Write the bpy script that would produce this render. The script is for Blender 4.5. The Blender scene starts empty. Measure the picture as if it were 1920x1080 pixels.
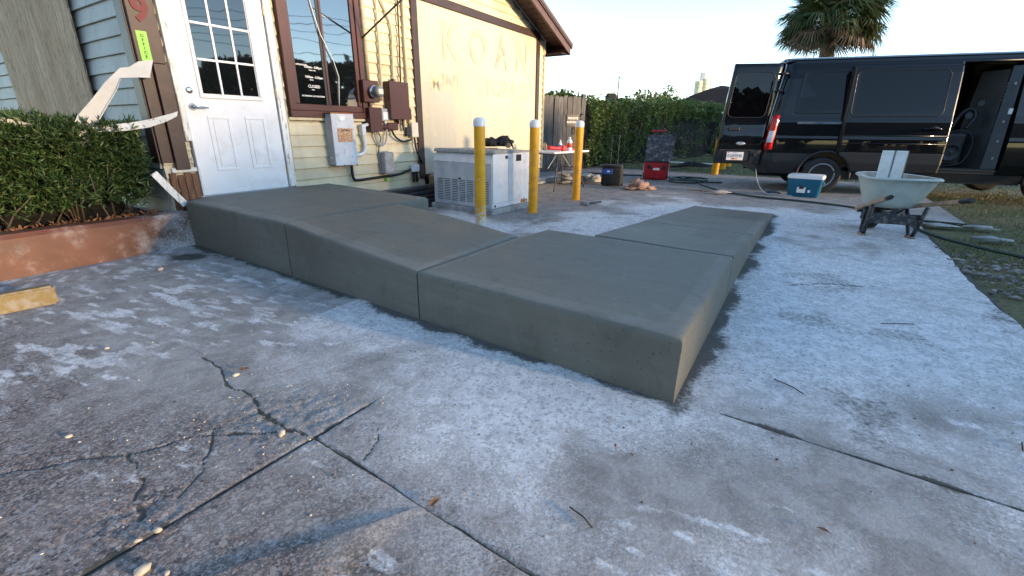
import bpy, bmesh, math, random
import numpy as np
from mathutils import Vector, Matrix, Euler
R = math.radians
random.seed(7); rng = np.random.default_rng(7)
scene = bpy.context.scene
col = scene.collection
# ------------------------------------------------------------------ camera
CAM_H = 1.15
cd = bpy.data.cameras.new('camera'); cam = bpy.data.objects.new('camera', cd); col.objects.link(cam)
t, r_ = R(19.5), R(0.5)
fw = Vector((0, math.cos(t), -math.sin(t))); up = Vector((0, math.sin(t), math.cos(t))); rt = Vector((1, 0, 0))
RR = rt*math.cos(r_)+up*math.sin(r_); UU = up*math.cos(r_)-rt*math.sin(r_)
m = Matrix((RR, UU, -fw)).transposed().to_4x4(); m.translation = (0, 0, CAM_H)
cam.matrix_world = m
cd.sensor_width = 36; cd.lens = 847/1920*36; cd.clip_start = 0.05; cd.clip_end = 2000
scene.camera = cam
# ------------------------------------------------------------------ light
SUN_AZ, SUN_EL = -24.0, 6.8            # azimuth of the direction TO the sun, from +X
w = bpy.data.worlds.new('World'); scene.world = w; w.use_nodes = True
wn = w.node_tree; bg = wn.nodes['Background']
sky = wn.nodes.new('ShaderNodeTexSky'); sky.sky_type = 'NISHITA'; sky.sun_disc = False
sky.sun_elevation = R(SUN_EL); sky.sun_rotation = R(90-SUN_AZ)
sky.air_density = 0.65; sky.dust_density = 0.0; sky.ozone_density = 0.7; sky.altitude = 0
wn.links.new(sky.outputs[0], bg.inputs[0]); bg.inputs[1].default_value = 0.15
sl = bpy.data.lights.new('sun', 'SUN'); sun = bpy.data.objects.new('sun', sl); col.objects.link(sun)
sl.energy = 2.1; sl.angle = R(5); sl.color = (1.0, 0.70, 0.40)
sd = Vector((math.cos(R(SUN_EL))*math.cos(R(SUN_AZ)), math.cos(R(SUN_EL))*math.sin(R(SUN_AZ)), math.sin(R(SUN_EL))))
sun.rotation_euler = sd.to_track_quat('Z', 'Y').to_euler()
vs = scene.view_settings; vs.view_transform = 'Standard'; vs.look = 'None'; vs.gamma = 1; vs.use_curve_mapping = False
vs.exposure = 2.25
# ------------------------------------------------------------------ materials
class NT:
    def __init__(s, name):
        s.m = bpy.data.materials.new(name); s.m.use_nodes = True; s.t = s.m.node_tree
        s.b = s.t.nodes['Principled BSDF']; s.o = s.t.nodes['Material Output']
    def n(s, typ, **kw):
        x = s.t.nodes.new('ShaderNode'+typ)
        for k, v in kw.items():
            if k == 'inp':
                for a, b in v.items(): x.inputs[a].default_value = b
            else: setattr(x, k, v)
        return x
    def l(s, a, b): s.t.links.new(a, b)
    def tc(s, scale=(1, 1, 1), obj=True, rot=(0, 0, 0)):
        c = s.n('TexCoord'); mp = s.n('Mapping'); mp.inputs['Scale'].default_value = scale; mp.inputs['Rotation'].default_value = rot
        s.l(c.outputs['Object'], mp.inputs['Vector']); return mp.outputs[0]
    def noise(s, v, scale, detail=4, rough=.55, dist=0):
        x = s.n('TexNoise', inp={'Scale': scale, 'Detail': detail, 'Roughness': rough, 'Distortion': dist}); s.l(v, x.inputs['Vector']); return x.outputs['Fac']
    def ramp(s, f, stops):
        x = s.n('ValToRGB'); e = x.color_ramp.elements
        while len(e) < len(stops): e.new(.5)
        for i, (p, c) in enumerate(stops):
            e[i].position = p; e[i].color = tuple(c)+(1,) if len(c) == 3 else c
        s.l(f, x.inputs[0]); return x.outputs[0]
    def mix(s, f, a, b, typ='MIX'):
        x = s.n('MixRGB', blend_type=typ)
        for i, q in ((0, f), (1, a), (2, b)):
            if hasattr(q, 'links'): s.l(q, x.inputs[i])
            else: x.inputs[i].default_value = q if i == 0 else (tuple(q)+(1,) if len(q) == 3 else q)
        return x.outputs[0]
    def math(s, op, a, b=None, c=None):
        x = s.n('Math', operation=op)
        for i, q in enumerate((a, b, c)):
            if q is None: continue
            if hasattr(q, 'links'): s.l(q, x.inputs[i])
            else: x.inputs[i].default_value = q
        return x.outputs[0]
    def mr(s, f, a, b, c=0., d=1., smooth=True):
        x = s.n('MapRange', interpolation_type='SMOOTHSTEP' if smooth else 'LINEAR'); s.l(f, x.inputs[0])
        for i, q in enumerate((a, b, c, d)): x.inputs[i+1].default_value = q
        return x.outputs[0]
    def bump(s, h, strength=.3, dist=.01):
        x = s.n('Bump', inp={'Strength': strength, 'Distance': dist}); s.l(h, x.inputs['Height']); s.l(x.outputs[0], s.b.inputs['Normal'])
    def col(s, c):
        if hasattr(c, 'links'): s.l(c, s.b.inputs['Base Color'])
        else: s.b.inputs['Base Color'].default_value = tuple(c)+(1,)
    def set(s, **kw):
        for k, v in kw.items():
            i = s.b.inputs[k.replace('_', ' ')]
            if hasattr(v, 'links'): s.l(v, i)
            else: i.default_value = v
        return s.m
def mul(c, k): return tuple(min(1, x*k) for x in c)
def simple(name, c, rough=.6, metal=0., var=.18, scale=6., bump=.15, bs=80., bd=.003, spec=.5, dirt=None, dirt_amt=.5, stretch=(1, 1, 1), coat=0.):
    M = NT(name); v = M.tc(stretch)
    f = M.noise(v, scale, 5)
    cc = M.mix(M.mr(f, .3, .7), mul(c, 1-var), mul(c, 1+var))
    if dirt:
        g = M.noise(v, scale*2.3, 8, .65, .5)
        cc = M.mix(M.math('MULTIPLY', M.mr(g, .48, .66), dirt_amt), cc, dirt)
    M.col(cc)
    if bump: M.bump(M.noise(v, bs, 4), bump, bd)
    M.set(Roughness=rough, Metallic=metal); M.b.inputs['Specular IOR Level'].default_value = spec
    if coat: M.b.inputs['Coat Weight'].default_value = coat; M.b.inputs['Coat Roughness'].default_value = .03
    return M.m
def wood(name, c1, c2, scale=(3, 60, 3), rough=.75, bump=.4, knots=False, rings=0.):
    M = NT(name); v = M.tc(scale)
    oi = M.n('ObjectInfo'); ad = M.n('VectorMath', operation='MULTIPLY_ADD'); M.l(v, ad.inputs[0]); ad.inputs[1].default_value = (1, 1, 1)
    cm = M.n('CombineXYZ'); 
    for k in range(3): M.l(M.math('MULTIPLY', oi.outputs['Random'], 37.+k*11), cm.inputs[k])
    M.l(cm.outputs[0], ad.inputs[2]); v = ad.outputs[0]
    f = M.noise(v, 1., 8, .62, 1.2)
    cc = M.mix(M.mr(f, .32, .68), c1, c2)
    if rings:
        wv = M.n('TexWave', wave_type='BANDS', inp={'Scale': rings, 'Distortion': 9., 'Detail': 3., 'Detail Scale': .6}); M.l(v, wv.inputs[0])
        cc = M.mix(M.math('MULTIPLY', M.mr(wv.outputs['Fac'], .35, .8), .55), cc, mul(c1, .62))
    br = M.math('MULTIPLY_ADD', oi.outputs['Random'], .35, .82)
    hs = M.n('HueSaturation'); M.l(cc, hs.inputs['Color']); M.l(br, hs.inputs['Value'])
    M.col(hs.outputs[0]); M.bump(f, bump, .004); M.set(Roughness=rough); return M.m
def siding_mat(name, c, chip, chip_amt, dark=(.12, .11, .09), grain=(9, 9, 20)):
    M = NT(name); v = M.tc(); f = M.noise(v, 2.2, 5); g = M.noise(M.tc(grain), 1.4, 9, .7, .3)
    cc = M.mix(M.mr(f, .3, .7), mul(c, .84), mul(c, 1.12))
    st = M.noise(M.tc((7, 7, .5)), 1., 4); cc = M.mix(M.math('MULTIPLY', M.mr(st, .5, .75), .35), cc, mul(c, .62))
    ch = M.mr(g, .66-chip_amt, .69-chip_amt)
    cc = M.mix(ch, cc, chip)
    sp = M.noise(v, 42, 2); cc = M.mix(M.math('MULTIPLY', M.mr(sp, .72, .78), .6), cc, dark)
    oi = M.n('ObjectInfo'); hs = M.n('HueSaturation'); M.l(cc, hs.inputs['Color']); M.l(M.math('MULTIPLY_ADD', oi.outputs['Random'], .16, .92), hs.inputs['Value'])
    M.col(hs.outputs[0]); M.bump(M.math('SUBTRACT', M.noise(v, 30, 4), M.math('MULTIPLY', ch, .5)), .35, .004); M.set(Roughness=.6); return M.m
YEL = (.64, .555, .37)
MT = {}
MT['yellow'] = siding_mat('yellow_siding', YEL, (.70, .64, .48), .0)
MT['yellow_worn'] = siding_mat('worn_cream_siding', (.55, .48, .34), (.25, .2, .15), .1)
MT['gray'] = siding_mat('gray_siding', (.45, .42, .375), (.24, .25, .24), .05)
MT['white_chip'] = siding_mat('chipped_white_paint', (.72, .71, .67), (.33, .30, .25), .10, grain=(34, 34, 4))
MT['white_metal'] = simple('white_coated_metal', (.55, .54, .51), .45, var=.05, scale=4, bump=.05, dirt=(.42, .38, .32), dirt_amt=.25)
MT['door_white'] = simple('door_white_paint', (.74, .75, .77), .38, var=.05, scale=3, bump=.04, dirt=(.45, .44, .42), dirt_amt=.22)
MT['brown'] = simple('brown_trim_paint', (.028, .011, .010), .5, var=.2, scale=4, bump=.15, dirt=(.075, .042, .036), dirt_amt=.3)
MT['redbrown'] = simple('red_brown_window_paint', (.075, .022, .016), .4, var=.15, scale=4, bump=.08)
MT['boxbrown'] = simple('red_brown_enclosure_paint', (.062, .018, .015), .42, var=.12, scale=3, bump=.05)
MT['soffit'] = simple('dark_brown_soffit', (.05, .022, .02), .6, var=.2)
MT['fascia'] = simple('brown_fascia', (.10, .05, .043), .5, var=.15, dirt=(.1, .05, .04), dirt_amt=.5)
MT['shingle'] = simple('dark_shingles', (.06, .045, .04), .9, var=.4, scale=25)
def ply_mat():
    M = NT('plywood_face'); b = M.noise(M.tc((1, 2.2, .5)), 1.2, 5)
    n1 = M.noise(M.tc((1, 9, 1.1)), 1., 4, .55, 2.2); n2 = M.noise(M.tc((1, 17, 2.4)), 1., 5, .6, 2.8); g = M.noise(M.tc((40, 90, 4)), 1., 5, .65)
    l1 = M.mr(M.math('ABSOLUTE', M.math('SUBTRACT', n1, .5)), .055, .0); l2 = M.mr(M.math('ABSOLUTE', M.math('SUBTRACT', n2, .52)), .05, .0)
    cc = M.mix(M.mr(b, .3, .7), (.60, .385, .235), (.82, .56, .36)); cc = M.mix(M.math('MULTIPLY', M.mr(n1, .42, .62), .35), cc, (.78, .60, .44))
    cc = M.mix(M.math('MULTIPLY', l1, .55), cc, (.25, .145, .085)); cc = M.mix(M.math('MULTIPLY', l2, .45), cc, (.30, .18, .11)); cc = M.mix(M.math('MULTIPLY', M.mr(g, .5, .7), .25), cc, (.32, .19, .11))
    M.col(cc); M.bump(M.math('SUBTRACT', g, l1), .12, .002); M.set(Roughness=.85); M.b.inputs['Specular IOR Level'].default_value = .05; return M.m
MT['ply'] = ply_mat()
MT['rotwood'] = wood('rotten_bare_wood', (.07, .03, .018), (.19, .09, .045), (14, 14, 2))
MT['fencewood'] = wood('weathered_gray_fence_wood', (.06, .057, .056), (.15, .143, .138), (16, 16, 1.6))
MT['handlewood'] = wood('worn_handle_wood', (.20, .13, .08), (.42, .31, .21), (25, 25, 4))
MT['galv'] = simple('light_gray_enclosure', (.62, .63, .66), .42, var=.1, scale=5, bump=.05, dirt=(.35, .33, .32), dirt_amt=.5)
MT['galv_side'] = simple('gray_enclosure_side', (.34, .35, .37), .45, var=.1)
MT['weath'] = simple('oxidised_gray_metal', (.30, .30, .31), .6, var=.2, scale=9, dirt=(.17, .17, .18), dirt_amt=.5)
MT['conduit'] = simple('gray_pvc_conduit', (.62, .63, .64), .4, var=.06)
MT['blackrub'] = simple('black_rubber', (.012, .012, .013), .55, var=.3)
MT['blackplastic'] = simple('black_plastic', (.018, .018, .02), .45, var=.3)
MT['steelblack'] = simple('dark_steel_tube', (.05, .055, .065), .35, .4, var=.3)
MT['steelblue'] = simple('blue_gray_steel', (.16, .19, .23), .35, .3, var=.3)
MT['chrome'] = simple('brushed_chrome', (.6, .6, .6), .2, 1., var=.05, bump=0)
MT['beige'] = simple('beige_plastic', (.62, .56, .46), .5, var=.06)
MT['white'] = simple('white_plastic', (.78, .78, .78), .35, var=.05, bump=.03)
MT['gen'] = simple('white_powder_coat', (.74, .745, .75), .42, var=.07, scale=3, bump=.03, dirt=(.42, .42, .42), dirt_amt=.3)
MT['gen_front'] = simple('shaded_gray_coat', (.54, .55, .56), .6, var=.1, scale=3, bump=.04, dirt=(.30, .31, .31), dirt_amt=.4)  # darker than the other sides: shade on the louvred end put into its colour
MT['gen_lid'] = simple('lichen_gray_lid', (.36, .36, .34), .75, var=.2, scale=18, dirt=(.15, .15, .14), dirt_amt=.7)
MT['slot'] = simple('dark_slot', (.02, .02, .02), .8)
MT['rust'] = simple('rust', (.36, .13, .04), .85, var=.4, scale=30)
MT['pad'] = simple('old_concrete_pad', (.34, .34, .33), .9, var=.25, scale=9, bump=.5, bs=120, dirt=(.18, .18, .17))
MT['white_wire'] = simple('white_cable', (.7, .7, .68), .5)
MT['red'] = simple('red_plastic', (.42, .012, .022), .4, var=.12, dirt=(.25, .08, .07), dirt_amt=.3)
MT['red_sign'] = simple('dark_red_numeral', (.11, .003, .010), .6, var=.06, bump=0)
MT['green_tape'] = simple('lime_sticker', (.22, .58, .05), .5, var=.08, bump=0)
MT['black_ink'] = simple('black_ink', (.012, .012, .014), .6, bump=0)
MT['white_ink'] = simple('white_vinyl', (.8, .8, .78), .6, bump=0, var=.02)
MT['gray_ink'] = simple('gray_ink', (.30, .33, .38), .6, bump=0)
MT['cardboard'] = simple('cardboard', (.36, .24, .13), .8)
MT['canvas'] = simple('black_canvas', (.018, .018, .018), .85, var=.4, bump=.5, bs=200)
MT['bluefabric'] = simple('blue_fabric', (.02, .07, .28), .8)
MT['brownbag'] = simple('brown_paper_bag', (.34, .21, .16), .85, var=.25, bump=.5, bs=30, bd=.01)
MT['graybag'] = simple('gray_sacking', (.36, .34, .31), .9, var=.3, bump=.6, bs=30, bd=.01)
MT['foam'] = simple('gray_foam_dusty', (.07, .08, .1), .9, var=.3, scale=6, dirt=(.40, .43, .47), dirt_amt=.55, bump=.2)
MT['cooler'] = simple('blue_cooler_plastic', (.010, .125, .215), .38, var=.08, bump=.04)
MT['tub'] = simple('pale_poly_tub', (.46, .52, .48), .45, var=.08, scale=4, bump=.08, dirt=(.40, .39, .35), dirt_amt=.5)
MT['tub_in'] = simple('cement_crusted_tub', (.33, .31, .28), .9, var=.25, scale=6, bump=.6, bs=40, bd=.006, dirt=(.20, .18, .16), dirt_amt=.6)
MT['blackpaint'] = simple('chipped_black_paint', (.016, .018, .024), .4, var=.3, dirt=(.35, .33, .30), dirt_amt=.35, scale=9)
MT['hose'] = simple('green_garden_hose', (.012, .035, .03), .45)
MT['foamboard'] = simple('white_coated_board', (.84, .86, .82), .4, var=.07, scale=5, dirt=(.5, .5, .45), dirt_amt=.35)
MT['stone_m'] = simple('pale_stone', (.50, .44, .36), .85, var=.3, scale=20, bump=.5, bs=60)
MT['leaf_brown'] = simple('dry_leaf', (.20, .09, .04), .8, var=.4)
MT['twig'] = simple('twig_bark', (.05, .04, .03), .9)
MT['soil'] = simple('mulch_soil', (.065, .032, .018), .95, var=.6, scale=25, bump=1., bs=40, bd=.03)
MT['roof_far'] = simple('maroon_metal_roof', (.05, .026, .028), .6, var=.15)
MT['silo'] = simple('pale_silo', (.55, .52, .38), .7, var=.1, scale=.2, bump=0)
MT['lift_g'] = simple('pale_green_boom', (.30, .36, .28), .6)
MT['rubber_rim'] = simple('gray_steel_wheel', (.30, .31, .33), .35, .6, var=.1)
MT['palmtrunk'] = simple('palm_bark', (.12, .085, .06), .95, var=.4, scale=9, bump=1., bs=14, bd=.04)
MT['bark'] = simple('tree_bark', (.07, .055, .045), .95, var=.4, scale=5)
MT['tan'] = simple('tan_trim_paint', (.42, .34, .22), .6, var=.2, scale=10, dirt=(.2, .15, .1))
MT['insul'] = simple('ivory_insulator', (.6, .55, .45), .5)
def plateglass(name, c=(.006, .007, .008), rough=.02, ior=1.9):
    M = NT(name); M.col(c); v = M.tc(); M.bump(M.noise(v, 1.6, 2), .035, .05); M.set(Roughness=rough, IOR=ior); return M.m
MT['glass'] = plateglass('window_glass', ior=2.5)
MT['doorglass'] = plateglass('door_glass', ior=1.75)
MT['vanglass'] = plateglass('tinted_glass', (.002, .002, .003), .012, 1.4)
def paint(name, c, rough, coat):
    M = NT(name); M.col(c); M.set(Roughness=rough); M.b.inputs['Specular IOR Level'].default_value = .12; v = M.tc(); M.bump(M.noise(v, 1.3, 2), .05, .05)
    M.b.inputs['Coat Weight'].default_value = coat; M.b.inputs['Coat Roughness'].default_value = .02; return M.m
MT['vanpaint'] = paint('black_car_paint', (.002, .0025, .0045), .3, .62)
MT['vanplastic'] = simple('gray_black_bumper_plastic', (.013, .015, .019), .5, var=.1, bump=.05)
MT['vaninside'] = simple('dark_cargo_lining', (.012, .015, .018), .6, var=.3)
MT['pillar'] = simple('dark_teal_gray_panel', (.03, .04, .047), .45, var=.15)
MT['taillight'] = simple('red_lens', (.42, .008, .012), .15, var=.15, bump=.1, bs=40)
MT['dome'] = simple('gray_meter_glass', (.20, .21, .20), .1, var=.3, scale=14, bump=0)
MT['clearlens'] = simple('clear_lens', (.6, .6, .62), .15, bump=.1, bs=60)
MT['bottle'] = simple('clear_bottle', (.6, .65, .7), .15, bump=0)
MT['bluelabel'] = simple('blue_label', (.03, .15, .45), .5, bump=0)
MT['redlabel'] = simple('red_label', (.55, .06, .02), .5, var=.3, scale=30, bump=0)
MT['pvc'] = simple('white_pvc_pipe', (.62, .6, .56), .5)
MT['hedgecore'] = simple('hedge_shade_core', (.006, .006, .004), .95, var=.5, scale=12)  # near-black filler colour standing in for the shade inside the hedges
def bollard_mat():
    M = NT('yellow_bollard_paint'); v = M.tc(); f = M.noise(v, 5, 5)
    cc = M.mix(M.mr(f, .3, .7), (.70, .32, .008), (.84, .41, .012))
    g = M.noise(M.tc((1, 1, .8)), 34, 6, .7); z = M.n('SeparateXYZ'); c = M.n('TexCoord'); M.l(c.outputs['Object'], z.inputs[0])
    low = M.mr(z.outputs[2], .42, .0)
    k = M.mr(M.math('ADD', g, M.math('MULTIPLY', low, .19)), .60, .70)
    cc = M.mix(k, cc, (.58, .55, .48)); M.col(cc); M.bump(M.math('ADD', f, k), .2, .003); M.set(Roughness=.5); return M.m
MT['bollard'] = bollard_mat()
def bollard_clean():
    return simple('clean_yellow_bollard_paint', (.80, .36, .008), .5, var=.14, scale=3, dirt=(.36, .2, .06), dirt_amt=.55)
MT['bollard2'] = bollard_clean()
def ramp_mat():
    M = NT('fresh_dark_concrete'); v = M.tc(); c_ = M.n('TexCoord')
    f = M.noise(v, .9, 6, .62, .8); f2 = M.noise(v, 3.6, 8, .66, 1.2)
    rv = M.tc(rot=(0, 0, R(35))); mq = M.n('Mapping'); mq.inputs['Scale'].default_value = (.7, 15, 15); M.l(rv, mq.inputs['Vector']); st = M.noise(mq.outputs[0], 1., 7, .66, .4)
    cc = M.mix(M.mr(f, .32, .68), (.140, .133, .108), (.19, .18, .15))
    cc = M.mix(M.math('MULTIPLY', M.mr(st, .38, .66), .28), cc, (.118, .112, .092))
    cc = M.mix(M.math('MULTIPLY', M.mr(f2, .54, .68), .35), cc, (.215, .206, .178)); cc = M.mix(M.math('MULTIPLY', M.mr(f2, .46, .34), .45), cc, (.105, .103, .089))
    # tooled band along the outer edges and beside the joints (coordinates along the ramp's own two directions)
    dt_ = -.817*.843-.576*.538
    def coord(ax, ay):
        d = M.n('VectorMath', operation='DOT_PRODUCT'); M.l(c_.outputs['Object'], d.inputs[0]); d.inputs[1].default_value = (ax, ay, 0); return d.outputs['Value']
    p = coord(.843/dt_, -.538/dt_); q = coord(-.576/dt_, -.817/dt_)
    band = M.mr(q, .135, .115)
    for e_ in (M.mr(p, .115, .098), M.mr(M.math('ABSOLUTE', M.math('SUBTRACT', p, 1.6)), .075, .06), M.mr(M.math('ABSOLUTE', M.math('SUBTRACT', q, 3.01)), .075, .06), M.mr(M.math('ABSOLUTE', M.math('SUBTRACT', q, 1.58)), .075, .06)):
        band = M.math('MAXIMUM', band, e_)
    g = M.n('NewGeometry'); sz = M.n('SeparateXYZ'); M.l(g.outputs['Normal'], sz.inputs[0]); top = M.mr(sz.outputs[2], .8, .95)
    band = M.math('MULTIPLY', M.math('MULTIPLY', band, top), M.mr(f2, .35, .6, .25, .8))
    cc = M.mix(M.math('MULTIPLY', band, .5), cc, (.245, .236, .213))
    po = M.n('TexVoronoi', inp={'Scale': 75., 'Randomness': 1.}); M.l(v, po.inputs['Vector']); pc = M.n('SeparateColor'); M.l(po.outputs['Color'], pc.inputs[0])
    pore = M.math('MULTIPLY', M.mr(pc.outputs[0], .93, .95), M.mr(po.outputs['Distance'], .35, .2))
    cc = M.mix(M.math('MULTIPLY', pore, .8), cc, (.03, .03, .026))
    dust = M.math('MULTIPLY', M.mr(M.noise(v, 2.1, 9, .72, .6), .60, .72), M.mr(M.noise(v, 90, 3, .6), .45, .6)); cc = M.mix(M.math('MULTIPLY', dust, .5), cc, (.30, .295, .28))
    M.col(cc); h = M.math('SUBTRACT', M.math('ADD', M.math('MULTIPLY', st, M.math('SUBTRACT', 1.1, band)), M.math('MULTIPLY', M.noise(v, 190, 3), .5)), M.math('MULTIPLY', pore, 1.2))
    M.bump(M.math('ADD', h, M.math('MULTIPLY', f2, .8)), .3, .005); M.set(Roughness=M.mr(f, .3, .7, .5, .82)); M.b.inputs['Specular IOR Level'].default_value = .3; return M.m
MT['ramp'] = ramp_mat()
def panel_mat():
    M = NT('cream_painted_sign_panel'); f = M.noise(M.tc(), .9, 5, .6, .8); st = M.noise(M.tc((3.2, 1, .28)), 1., 5, .6)
    cc = M.mix(M.mr(f, .32, .68), (.49, .435, .30), (.47, .44, .355)); cc = M.mix(M.math('MULTIPLY', M.mr(st, .46, .62), .7), cc, (.41, .40, .35))
    g = M.noise(M.tc(), 7, 7, .65, 1.); cc = M.mix(M.math('MULTIPLY', M.mr(g, .56, .66), .45), cc, (.60, .54, .38))
    M.col(cc); M.bump(M.math('ADD', M.noise(M.tc(), 5, 6, .6), st), .3, .012); M.set(Roughness=.45); return M.m
MT['panel'] = panel_mat()
def curb_mat():
    M = NT('terracotta_painted_curb'); v = M.tc(); f = M.noise(v, 3, 5)
    cc = M.mix(M.mr(f, .3, .7), (.095, .032, .016), (.16, .056, .027))
    g = M.noise(v, 70, 8, .75); 
    sx = M.n('SeparateXYZ'); c = M.n('TexCoord'); M.l(c.outputs['Object'], sx.inputs[0])
    edge = M.math('ADD', M.mr(sx.outputs[0], -.85, -.1), M.math('MULTIPLY', M.mr(sx.outputs[2], .18, .0), .7))
    ed2 = M.math('MULTIPLY', edge, M.mr(sx.outputs[0], -.80, -.12))
    cc = M.mix(M.math('MULTIPLY', M.mr(M.math('ADD', M.noise(v, 6, 6, .65), M.math('MULTIPLY', ed2, .22)), .5, .95), .9), cc, (.40, .385, .37))
    k = M.mr(M.math('ADD', g, M.math('MULTIPLY', ed2, .13)), .66, .74)
    cc = M.mix(M.math('MULTIPLY', k, .8), cc, (.56, .545, .53)); cc = M.mix(M.math('MULTIPLY', M.mr(M.noise(v, 2.2, 8, .7, .6), .52, .66), .5), cc, (.07, .035, .026))
    big = M.noise(v, 4.5, 2, .4); cc = M.mix(M.mr(big, .77, .785), cc, (.62, .48, .33))
    M.col(cc); M.bump(M.noise(v, 60, 5), .3, .004); M.set(Roughness=.6); return M.m
MT['curb'] = curb_mat()
def stop_mat():
    M = NT('worn_yellow_wheel_stop'); v = M.tc(); g = M.noise(v, 18, 8, .68)
    cc = M.mix(M.mr(g, .42, .62), (.20, .145, .055), (.25, .22, .17)); M.col(cc); M.bump(g, .5, .01); M.set(Roughness=.8); return M.m
MT['stop'] = stop_mat()
def label_mat():
    M = NT('rust_stained_label'); v = M.tc(); g = M.noise(v, 45, 6, .75); M.col(M.ramp(g, [(.35, (.30, .10, .03)), (.5, (.52, .27, .13)), (.62, (.66, .56, .45))])); M.set(Roughness=.8); return M.m
MT['label'] = label_mat()
def leaf_mat(name, c1, c2, c3=None, trans=.15):
    M = NT(name); g = M.n('NewGeometry'); f = M.noise(g.outputs['Position'], 1.3, 3)
    rnd = g.outputs['Random Per Island']
    cc = M.mix(rnd, c1, c2)
    if c3: cc = M.mix(M.mr(rnd, .86, .9), cc, c3)
    cc = M.mix(M.math('MULTIPLY', M.mr(f, .4, .65), .5), cc, mul(c1, .6))
    M.col(cc); M.set(Roughness=.5); M.b.inputs['Transmission Weight'].default_value = 0
    tr = M.n('BsdfTranslucent'); M.l(cc, tr.inputs[0]); mx = M.n('MixShader'); mx.inputs[0].default_value = trans
    M.l(M.b.outputs[0], mx.inputs[1]); M.l(tr.outputs[0], mx.inputs[2]); M.l(mx.outputs[0], M.o.inputs[0]); return M.m
MT['leaf'] = leaf_mat('podocarpus_leaf', (.030, .062, .017), (.115, .20, .05), (.17, .20, .07))
MT['vine'] = leaf_mat('vine_leaf', (.055, .105, .026), (.15, .22, .05), (.28, .28, .08))
MT['palm'] = leaf_mat('palm_leaf', (.04, .065, .022), (.085, .12, .04), (.16, .12, .05))
MT['palmdead'] = leaf_mat('dead_palm_leaf', (.10, .06, .03), (.17, .11, .06))
MT['bush'] = leaf_mat('bush_leaf', (.05, .075, .02), (.20, .20, .04))
MT['treeleaf'] = leaf_mat('dark_tree_leaf', (.022, .035, .014), (.045, .06, .022))
MT['grass'] = leaf_mat('lawn_blade', (.085, .115, .03), (.17, .18, .06), (.26, .21, .09))
MT['stem'] = simple('dry_stems', (.12, .09, .06), .9)
def lawn_mat():
    M = NT('lawn_soil'); g = M.n('NewGeometry'); f = M.noise(g.outputs['Position'], .8, 6, .6); k = M.noise(g.outputs['Position'], 22, 5, .7)
    cc = M.mix(M.mr(f, .35, .65), (.10, .115, .04), (.18, .15, .07)); cc = M.mix(M.mr(k, .5, .62), cc, (.08, .07, .045)); M.col(cc)
    M.bump(k, 1., .03); M.set(Roughness=.95); return M.m
MT['lawn'] = lawn_mat()
def gravel_mat():
    M = NT('pale_rubble_gravel'); g = M.n('NewGeometry'); M.col(M.mix(g.outputs['Random Per Island'], (.09, .085, .08), (.36, .35, .34))); M.set(Roughness=.9); return M.m
MT['gravel'] = gravel_mat()
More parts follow.
